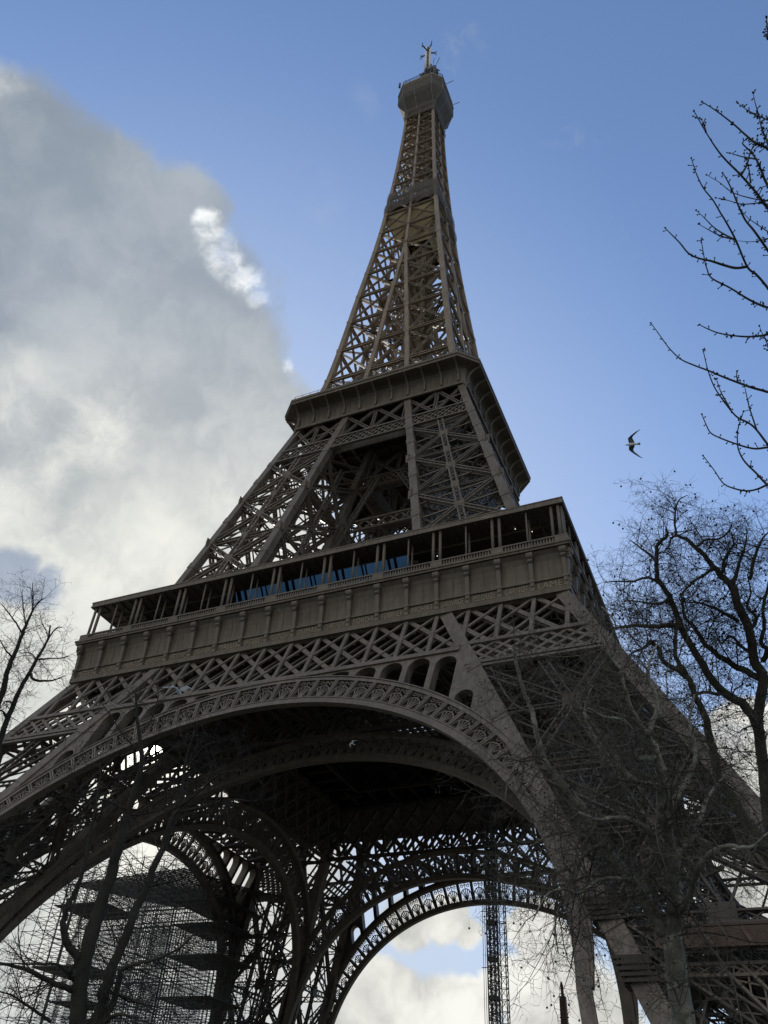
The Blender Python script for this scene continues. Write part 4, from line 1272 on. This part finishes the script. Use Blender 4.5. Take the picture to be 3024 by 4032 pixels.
# budding tree whose branch ends reach in at the top right
T3a = lambda l: cv(l, .2481, 1261.8, 0)
T3b = lambda l: cv(l, .2481, 1261.8, 548.6)
BUDS = [T3a([(1750, 1420), (1600, 1295), (1495, 1245), (1400, 1170), (1300, 1080), (1150, 965), (1025, 885)]),
        T3a([(1760, 1980), (1600, 1815), (1500, 1680), (1360, 1520), (1230, 1390), (1150, 1290), (1060, 1150), (955, 965)]),
        T3a([(1060, 1150), (1045, 1090), (1022, 1040)]),
        T3a([(1700, 2330), (1600, 2180), (1480, 2010), (1400, 1910), (1330, 1760), (1290, 1660), (1240, 1560), (1205, 1505)]),
        T3a([(1700, 1740), (1600, 1748), (1450, 1725), (1290, 1675), (1180, 1590), (1065, 1522)]),
        T3a([(1700, 1730), (1560, 1760), (1400, 1778), (1320, 1765), (1220, 1735), (1145, 1722)]),
        T3b([(1720, 460), (1590, 285), (1500, 180), (1420, 110)])+T3a([(1320, 2090), (1240, 1940), (1185, 1850), (1120, 1740), (1040, 1640), (980, 1520), (950, 1430), (933, 1375)]),
        T3a([(1310, 2085), (1220, 2040), (1130, 1980), (1050, 1900), (975, 1830)]),
        T3a([(1290, 2080), (1200, 2058), (1100, 2010), (995, 1950)]),
        T3a([(1720, 2040), (1600, 2075), (1470, 2105), (1320, 2095)]),
        T3b([(1420, 110), (1320, 122), (1210, 95), (1100, 60), (1000, 38), (910, -5), (830, -100), (760, -170), (705, -228)]),
        T3b([(1720, 500), (1590, 465), (1480, 420), (1390, 370), (1270, 295), (1110, 210), (1070, 130), (1050, 60), (1020, -120)]),
        T3b([(1720, 690), (1560, 710), (1430, 720), (1290, 710), (1160, 685), (1060, 645), (1005, 615)]),
        T3b([(1720, 1250), (1590, 1200), (1450, 1160), (1340, 1120), (1210, 1070), (1080, 1015), (960, 970), (840, 915), (740, 820), (660, 710), (580, 600)]),
        T3b([(1720, 1800), (1600, 1660), (1500, 1530), (1430, 1470), (1320, 1410), (1200, 1260), (1130, 1150), (1080, 1020), (1055, 920), (1035, 835)]),
        T3b([(1720, 1680), (1590, 1685), (1480, 1695), (1340, 1660), (1180, 1600), (1100, 1555), (1055, 1470), (1025, 1395)]),
        T3b([(1720, 2090), (1590, 2005), (1500, 1910), (1400, 1810), (1350, 1720), (1335, 1640), (1340, 1520), (1388, 1370)]),
        T3b([(1720, 1960), (1590, 2012), (1500, 2050), (1410, 2062), (1300, 2040), (1210, 1995), (1130, 1880), (1035, 1755)]),
        T3b([(1500, 1525), (1440, 1340), (1410, 1210), (1390, 1105)]), T3b([(1260, 1330), (1190, 1200), (1150, 1085)]),
        T3b([(1340, 1120), (1328, 1060), (1330, 1020)]), T3b([(1650, 900), (1590, 770), (1550, 690), (1525, 625)]),
        T3a([(1650, 1350), (1580, 1200), (1545, 1110), (1520, 1000), (1490, 900), (1470, 805)]),
        T3a([(1700, 1090), (1600, 1045), (1480, 990), (1400, 945), (1335, 895)]),
        T3a([(1680, 1720), (1590, 1600), (1540, 1480), (1500, 1390), (1450, 1320), (1380, 1250), (1410, 1215)]),
        T3a([(1450, 1590), (1430, 1450), (1392, 1335)]), T3a([(1500, 1385), (1380, 1365), (1268, 1333)]), T3a([(1370, 1520), (1420, 1430), (1445, 1330), (1490, 1250), (1510, 1180)]),
        T3a([(1700, 2080), (1560, 1990), (1430, 1900), (1370, 1830)]), T3a([(1640, 360), (1597, 270), (1588, 150)]), T3a([(1640, 350), (1590, 310), (1560, 280)])]
def bud_tree():
    rng = random.Random(7)
    base = at(1830, 2300, 7.5); base[2] = GROUND
    root = empty('budding_tree', tuple(base))
    tag(root, 'slender budding branches with dark knobs reaching out against clear blue sky', 'tree')
    cx = at(1835, 1500, 7.6); top = at(1840, 300, 8.5)
    tm = MB()
    q, r = smooth([base, base*.6+cx*.4, cx, top], [.17, .14, .10, .03], 8); tm.tube(q, r, 9)
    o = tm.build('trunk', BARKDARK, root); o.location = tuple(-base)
    q = np.array(q)
    for pl_ in BUDS:
        n = len(pl_)
        d0 = 7.0+rng.uniform(-.6, .6)
        pts = [at(x, y, d0+.35*(i/(n-1))*rng.uniform(.8, 1.2)) for i, (x, y) in enumerate(pl_)]
        thick = .0092 if n > 6 else .0058
        if pl_[0][0] > 1670:        # carry on to the trunk outside the frame
            j = int(np.argmin(np.linalg.norm(q-(pts[0]-np.array((0, 0, .5))), axis=1)))
            pts = [q[j], (q[j]*.4+pts[0]*.6)-np.array((0, 0, .05))]+pts
        m_ = len(pts)
        rad = [thick*(1.35-1.0*i/(m_-1)) for i in range(m_)]
        if pl_[0][0] > 1670: rad[0] = .03; rad[1] = .018
        sp, sr = smooth(pts, rad, 6)
        mb = MB(); mb.tube(sp, sr, 6)
        dist = 0; nxt = .03
        for i in range(1, len(sp)):
            dist += np.linalg.norm(sp[i]-sp[i-1])
            if dist > nxt:
                nxt += rng.uniform(.045, .11)
                d = nrm(sp[i]-sp[i-1]); s = rvec(rng); s = nrm(s-d*np.dot(s, d))
                l = rng.choice((.012, .015, .018, .022, .035)); e = sp[i]+s*(l+sr[i])+d*l*.6
                mb.tube([sp[i], e], [.0035, .003], 4, cap=False); mb.ball(e, .0065, 5, 4)
                if rng.random() < .22:
                    for _ in range(3): mb.ball(sp[i]+rvec(rng)*.016, .0075, 5, 4)
        mb.ball(sp[-1], .0085, 6, 4)
        o = mb.build('branch', BARKDARK, root); o.location = tuple(-base)
bud_tree()

# small bare tree at the left edge
T4 = lambda l: cv(l, .2315*1.0, 0, 1207)
make_tree('bare_tree', 'bare tree with two slanting stems and fine twigs against bright cloud',
  [(ln([(-60, 1780), (-30, 1690)]+T4([(0, 1700), (60, 1520), (130, 1350), (200, 1190), (280, 1060), (340, 940), (400, 840), (450, 740), (470, 620)]), 24, 24), .12, .02)],
  [(ln([(-70, 1760), (-40, 1640)]+T4([(0, 1310), (60, 1080), (120, 920), (210, 700), (270, 560), (320, 460), (390, 370)]), 24, 24), .10, .012),
   (ln(T4([(210, 710), (150, 600), (60, 480), (10, 420)]), 24, 25), .03, .01),
   (ln(T4([(280, 1060), (320, 1130), (440, 1140), (540, 1120), (610, 1090)]), 24, 23), .045, .008),
   (ln(T4([(300, 1020), (330, 940), (280, 880), (190, 880)]), 24, 25), .03, .008),
   (ln(T4([(120, 920), (60, 860), (0, 760)]), 24, 23), .03, .01),
   (ln(T4([(400, 850), (480, 700), (540, 640), (580, 640)]), 24, 24), .03, .008),
   (ln(T4([(300, 480), (310, 380), (305, 260), (302, 225)]), 24, 24), .02, .006),
   (ln(T4([(240, 620), (220, 480), (205, 330), (215, 290)]), 24, 24), .02, .006),
   (ln(T4([(340, 940), (450, 930), (560, 930), (650, 910)]), 24, 23), .025, .006),
   (ln(T4([(130, 1350), (60, 1330), (0, 1390)]), 24, 23), .03, .01),
   (ln(T4([(60, 1480), (30, 1430), (-20, 1400)]), 24, 23), .04, .01)],
  [(.12, .85, .62, .22, (0, 0, .06)), (.12, .5, .62, .25, (0, 0, .15)), (.16, .2, .6, .3, (0, 0, 0))],
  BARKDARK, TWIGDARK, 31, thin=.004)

# many-stemmed tree in the lower left corner
T5 = lambda l: cv(l, .3637, 0, 1755.5)
T5b = lambda l: cv(l, .3968, 0, 1426)
make_tree('bare_tree', 'tall bare tree with several dark bowed stems before the tube scaffold',
  [(ln([(168, 2260)]+T5([(462, 1255), (470, 1050), (520, 820), (590, 560), (650, 400), (700, 200), (750, 20)])+T5b([(690, 850), (735, 700), (772, 560), (760, 420), (745, 300), (738, 160)]), 19, 19), .19, .016)],
  [(ln(T5([(530, 1400), (590, 1190), (640, 1000), (720, 800), (870, 430), (950, 250), (1030, 20)])+T5b([(980, 800), (1010, 550), (1060, 380)]), 19, 19), .13, .015),
   (ln(T5([(490, 920), (430, 820), (380, 720), (385, 600), (430, 500), (480, 380), (520, 200)])+T5b([(540, 700), (545, 560)]), 19, 18.5), .085, .015),
   (ln(T5([(560, 1350), (660, 1150), (700, 1040), (720, 940), (800, 900), (930, 870), (1070, 800), (1160, 710)]), 19, 18), .07, .012),
   (ln(T5([(440, 1060), (300, 1000), (150, 930), (0, 895), (-60, 880)]), 19, 17.5), .06, .012),
   (ln(T5([(440, 1000), (390, 940), (330, 900), (180, 900), (60, 895)]), 19, 18), .04, .01),
   (ln(T5([(620, 1060), (760, 1100), (860, 1140), (950, 1190)]), 19, 18), .04, .01),
   (ln(T5([(560, 1300), (650, 1220), (720, 1200), (820, 1215)]), 19, 18), .06, .012),
   (ln(T5([(300, 1240), (180, 1160), (80, 1090), (-20, 1060)]), 19, 18), .035, .01),
   (ln(T5([(880, 440), (960, 420), (1060, 400), (1140, 350)]), 19, 18.5), .03, .01),
   (ln(T5b([(980, 800), (1080, 720), (1200, 620), (1320, 600)]), 19, 18), .03, .008),
   (ln(T5b([(1010, 600), (1100, 480), (1180, 430)]), 19, 18.5), .02, .006),
   (ln(T5b([(770, 620), (860, 560), (940, 480), (1020, 460)]), 19, 19), .02, .006),
   (ln(T5b([(960, 830), (1100, 800), (1250, 760), (1400, 770)]), 19, 18), .025, .006),
   (ln(T5b([(750, 480), (680, 420), (600, 300), (560, 240)]), 19, 19), .022, .006),
   (ln(T5b([(755, 400), (820, 330), (860, 200), (850, 130)]), 19, 19), .022, .006),
   (ln(T5b([(700, 820), (560, 760), (420, 760), (300, 700)]), 19, 18.5), .03, .008)],
  [(.14, 1.3, .62, .22, (0, 0, .10)), (.14, .55, .6, .25, (0, 0, .1)), (.15, .24, .6, .3, (0, 0, 0))],
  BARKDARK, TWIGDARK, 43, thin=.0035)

# ------------------------------------------------------------------ scaffolds, hoist, mast, birds
def scaffold(name, label, x0, x1, y0, y1, z0, z1, dx, dz, m, decks, r=.045, brace=True, seed=1, cat='scaffold', lean=(0, 0), bf=.5):
    rng = random.Random(seed)
    root = empty(name, ((x0+x1)/2, (y0+y1)/2, z0)); tag(root, label, cat)
    off = (-(x0+x1)/2, -(y0+y1)/2, -z0)
    def kid(mb, nm, mm):
        o = mb.build(nm, mm, root); o.location = off; return o
    def sh(x, y, z): f = (z-z0); return (x+lean[0]*f, y+lean[1]*f, z)
    xs = np.arange(x0, x1+.01, dx); ys = np.arange(y0, y1+.01, dx); zs = np.arange(z0, z1+.01, dz)
    mb = MB()
    for x in xs:
        for y in ys:
            top = z1-rng.choice((0, 0, 0, dz))
            mb.bar(sh(x, y, z0), sh(x, y, top), r*2, r*2, (1, 0, 0), caps=False)
    kid(mb, 'standards', m)
    mb = MB()
    for z in zs[1:]:
        for y in ys: mb.bar(sh(xs[0]-.3, y, z), sh(xs[-1]+.3, y, z), r*2, r*2, caps=False)
        for x in xs: mb.bar(sh(x, ys[0]-.3, z+.06), sh(x, ys[-1]+.3, z+.06), r*2, r*2, caps=False)
    kid(mb, 'ledgers', m)
    if brace:
        mb = MB()
        for i in range(len(zs)-1):
            for y in ys:
                for j in range(len(xs)-1):
                    if rng.random() < bf: mb.bar(sh(xs[j], y, zs[i]), sh(xs[j+1], y, zs[i+1]), r*1.8, r*1.8, caps=False)
            for x in xs:
                for j in range(len(ys)-1):
                    if rng.random() < bf: mb.bar(sh(x, ys[j+1], zs[i]), sh(x, ys[j], zs[i+1]), r*1.8, r*1.8, caps=False)
        kid(mb, 'braces', m)
    for (xa, xb, ya, yb, z) in decks:
        mb = MB(); mb.box((xa, ya, z-.12), (xb, yb, z)); kid(mb, 'deck', PLANK)
    return root
sc_ = scaffold('scaffold', 'vast grid of scaffold tubes with dark plank decks beyond the bowed tree stems', -65, -37, 0, 36, GROUND, 40, 2.35, 2.0, DARKTUBE,
  [(-61, -51, 1, 11, 33.6), (-62, -51, 1, 11, 24.6), (-58, -50, 2, 9, 20.0), (-49, -38, 16, 29, 37.5), (-49, -38, 17, 29, 34.0),
   (-48, -37, 16, 27, 28.8), (-49, -38, 16, 27, 22.8), (-49, -38, 16, 27, 17.6)], r=.036, bf=.12)
# a closely boarded roof over part of it
rf = MB()
for i, x in enumerate(np.arange(-64, -40, .9)):
    rf.bar((x, 6, 38.4+.04*i), (x+6, 30, 40.4), .62, .08, (0, 0, 1))
o = rf.build('boarded_roof', PLANK, sc_); o.location = tuple(-np.array(sc_.location))
scaffold('scaffold', 'bluish grey scaffold tubes packed inside the upper pillar just above the gallery roof', 15.5, 25.5, -26.0, -16.5, 58, 84, 1.25, 1.9, GALV,
  [(16, 25, -25.5, -17, 66), (16, 24, -25, -17, 73.5)], r=.05, seed=3, lean=(-.16, .16))
scaffold('scaffold', 'slim scaffold tubes inside the upper pillar just under the second floor gallery', 10.5, 16.5, -16.8, -10.5, 86, 107, 1.5, 2.0, GALV, [(11, 16, -16.5, -11, 99)], r=.05, seed=4, lean=(-.1, .1))
scaffold('scaffold', 'grey scaffold tubes inside the nearest leg behind the pale mottled plane tree', 37.5, 46, -46, -38, 14, 30, 1.5, 2.0, GALV, [(37, 46, -46, -38, 22)], r=.045, seed=5, lean=(-.3, .3))
scaffold('scaffold', 'weathered scaffold tubes inside the leg above the thick end of the main arch', -46, -36, -46, -36, 14, 34, 2.4, 2.0, DARKTUBE, [(-46, -36, -46, -36, 26)], r=.05, seed=6, lean=(.3, .3))

# mast climbing hoist under the tower
H0 = np.array((15.2, -3.0, GROUND))
hr = empty('hoist_mast', tuple(H0)); tag(hr, 'slim twin lattice hoist mast with guide cables hanging under the main arch', 'hoist')
def hb(f, nm, m):
    mb = MB(); f(mb); mb.build(nm, m, hr); return mb
def cage(mb, cx, w, z1, step, r, dense=False):
    c = [(cx-w/2, -w/2), (cx+w/2, -w/2), (cx+w/2, w/2), (cx-w/2, w/2)]
    for x, y in c: mb.bar((x, y, 0), (x, y, z1), r*2, r*2, (1, 0, 0))
    n = int(z1/step)
    for i in range(n):
        z = i*step
        for k in range(4):
            (a, b), (e, f_) = c[k], c[(k+1) % 4]
            mb.bar((a, b, z), (e, f_, z), r*1.3, r*1.3, caps=False)
            if not dense or i % 2: mb.bar((a, b, z), (e, f_, z+step), r, r, caps=False)
            if dense: mb.bar((e, f_, z), (a, b, z+step), r, r, caps=False)
hb(lambda mb: cage(mb, .95, .85, 54, 1.2, .05), 'outer_mast', DARKTUBE)
hb(lambda mb: (cage(mb, -.35, 1.0, 54, .8, .06, True), cage(mb, -.35, .5, 54, 1.0, .05, True), [mb.box((-.85, -.5, z), (.1, .5, z+.5)) for z in np.arange(4, 53, 4.1)]), 'inner_mast', DARK)
hb(lambda mb: [mb.tube([(x, 0, 0), (x, 0, 54)], .035, 5) for x in (-1.5, -1.25)], 'guide_cable', DARK)
hb(lambda mb: [mb.bar((-1.75, 0, z), (-.3, 0, z), .08, .08) for z in np.arange(5, 53, 6.3)], 'cable_arm', DARKTUBE)

# brown mast beyond the tower
M0 = at(1213, 2121, 150.0)
mr_ = empty('brown_mast', (M0[0], M0[1], GROUND)); tag(mr_, 'slim tapering brown mast with side pegs rising beyond the far arch', 'mast')
h = M0[2]-GROUND
mb = MB(); mb.add([(-.75, -.75, 0), (.75, -.75, 0), (.75, .75, 0), (-.75, .75, 0), (-.46, -.46, h-2), (.46, -.46, h-2), (.46, .46, h-2), (-.46, .46, h-2)],
  [(0, 1, 5, 4), (1, 2, 6, 5), (2, 3, 7, 6), (3, 0, 4, 7), (4, 5, 6, 7)]); mb.build('shaft', BROWNMAST, mr_)
mb = MB(); mb.tube([(0, 0, h-2.1), (0, 0, h-1.0), (-.05, 0, h-.6), (-.1, 0, h)], [.26, .22, .3, .16], 8); mb.build('finial', BROWNMAST, mr_)
mb = MB()
for z in np.arange(2, h-4, .9):
    w = .75-.39*z/(h-3.2); mb.bar((-w-.35, 0, z), (w+.35, 0, z), .12, .16)
mb.build('peg_row', BROWNMAST, mr_)

# lower platform on the right pillar: red-brown plate girder on braced legs
pr_ = TowerMB()
def pfp(s, z, off): return pillar_face(0, s, z, off)
for off in (-.9,):
    pr_.bar(pfp(12.2, 12.0, -.9), pfp(-1.5, 12.0, -.9), 1.0, .35, (0, -1, 0))
    pr_.bar(pfp(12.2, 12.62, -1.0), pfp(-1.5, 12.62, -1.0), .14, .75, (0, -1, 0)); pr_.bar(pfp(12.2, 11.38, -1.0), pfp(-1.5, 11.38, -1.0), .14, .75, (0, -1, 0))
    for s in (-1, 3, 7, 9.2, 11.5): pr_.bar(pfp(s, 12.6, -1.05), pfp(s, 11.4, -1.05), .2, .4, (0, -1, 0))
pr_.add([pfp(12.2, 12.7, -.8), pfp(9.4, 12.7, -.8), pfp(9.4, 13.35, -.8), pfp(12.2, 12.7, -.6), pfp(9.4, 12.7, -.6), pfp(9.4, 13.35, -.6)], [(0, 1, 2), (5, 4, 3), (0, 2, 5, 3), (1, 4, 5, 2), (0, 3, 4, 1)])
pfo = pr_.build('entrance_platform', RUST)
mb = MB()
x0, y0, _ = pillar_face(0, 12.5, 11.2); 
mb.box((x0, y0+.6, 10.9), (x0+16, y0+15, 11.3))
for s in (1, 5, 9, 12): mb.bar((x0+s, y0+.5, 10.7), (x0+s, y0+14, 10.7), .25, .5)
mb.build('platform_deck', FLOOR, pfo)
mb = MB()
for s0, s1 in ((4.2, 11), (4.2, -2), (9, 4.4)):
    lattice(mb, pfp(s0, 10.9, .2), pfp(s1, GROUND, .2), 1.1, .3, FN[0], cell=1.2, chord=.16, lace=.1)
lattice(mb, pfp(13, 10.3, .2), pfp(0, 10.3, .2), .9, .3, FN[0], cell=1.0)
mb.build('leg_bracing', PAINT, pfo)
# slatted collars clamped round the inner girder of the right pillar
for z in (14.3, 10.4):
    mb = TowerMB()
    for i in range(5):
        zz = z-.7+.35*i; w = w1(zz)-BW
        mb.box((w-.35, -w1(zz)-.35, zz), (w+1.85, -w1(zz)+1.9, zz+.18))
    mb.box((w1(z)-BW-.1, -w1(z)-.1, z-.8), (w1(z)-BW+1.6, -w1(z)+1.6, z+.85))
    mb.build('slatted_collar', FLOOR)

# gulls
def gull(name, label, pos, fwd, up, span, up_bend, sweep, mats=(GULLW, GULLG), fold=(0, 0)):
    fwd = nrm(fwd); up = np.asarray(up, float); up = nrm(up-fwd*np.dot(up, fwd)); lf = np.cross(up, fwd)
    M = lambda x, y, z: pos+fwd*x*span+lf*y*span+up*z*span
    root = empty(name, tuple(pos)); tag(root, label, 'gull', 'gulls in flight')
    def kid(mb, nm, m): o = mb.build(nm, m, root); o.location = tuple(-pos); return o
    mb = MB()                                   # one body: bill, head, breast, rump
    prof = [(.245, .004, 0), (.215, .009, .004), (.20, .022, .008), (.175, .032, .010), (.145, .030, .006), (.11, .042, 0), (.04, .054, -.006), (-.05, .046, -.004), (-.12, .026, 0), (-.155, .016, .002)]
    rings = []
    for x, r, z in prof: rings.append([M(x, r*math.cos(a)*1.05, z+r*math.sin(a)) for a in np.linspace(0, 2*math.pi, 11)[:-1]])
    mb.loft(rings); mb.smooth = set(range(len(mb.F)))
    body = kid(mb, 'body', mats[0])
    mb = MB()
    t = [(-.13, .018), (-.13, -.018), (-.25, -.055), (-.262, 0), (-.25, .055)]
    mb.add([M(x, y, .006) for x, y in t]+[M(x, y, -.003) for x, y in t], [(0, 1, 2, 3, 4), (9, 8, 7, 6, 5)]+[(i, i+5, (i+1) % 5+5, (i+1) % 5) for i in range(5)])
    kid(mb, 'tail', mats[0])
    for sg, fo in ((1, fold[0]), (-1, fold[1])):
        mb = MB(); mt = MB()
        st = [(0.03, .10, -.075), (.10, .125, -.06), (.20, .135+.02*fo, -.01), (.27, .10-.05*sweep, .0-.06*sweep), (.36, .03-.12*sweep, -.05-.14*sweep), (.44, -.05-.18*sweep, -.10-.2*sweep), (.50, -.14-.22*sweep, -.165-.23*sweep)]
        rings = []
        for y, xl, xt in st:
            z = .03+up_bend[0]*min(y, .2)+(up_bend[1] if y > .2 else 0)*(y-.2)
            yy = y*(1-fo*.25)
            rings.append([M(xl, sg*yy, z), M((xl+xt)/2, sg*yy, z+.012*(1-y)), M(xt, sg*yy, z-.002), M((xl+xt)/2, sg*yy, z-.006)])
        mb.loft(rings[:6]); mt.loft(rings[5:])
        w = kid(mb, 'wing', mats[1]); t_ = mt.build('wing_tip', GULLB, w)
gull('gull', 'gull gliding with spread dark-tipped wings against clear blue sky', at(1366, 960, 29.0), -AX*.93-AY*.06+AZ*.35, AZ*.86+AY*.15+np.array((0, 0, .2))-AX*.1, 1.0, (.25, -.35), .6)
gull('gull', 'pale gull flying before the lattice girder under the frieze', at(386, 1494, 22.0), -AZ*.75+AX*.45-AY*.25, AY*.9+AX*.25-AZ*.1, .95, (.75, -.55), .15, (GULLM, GULLM))
gull('gull', 'tiny distant gull in the dark opening under the main arch', at(761, 1607, 75.0), -AX*.8+AZ*.5+AY*.1, AY*.8-AZ*.4, 1.1, (.6, -.4), .4, (GULLM, GULLM))
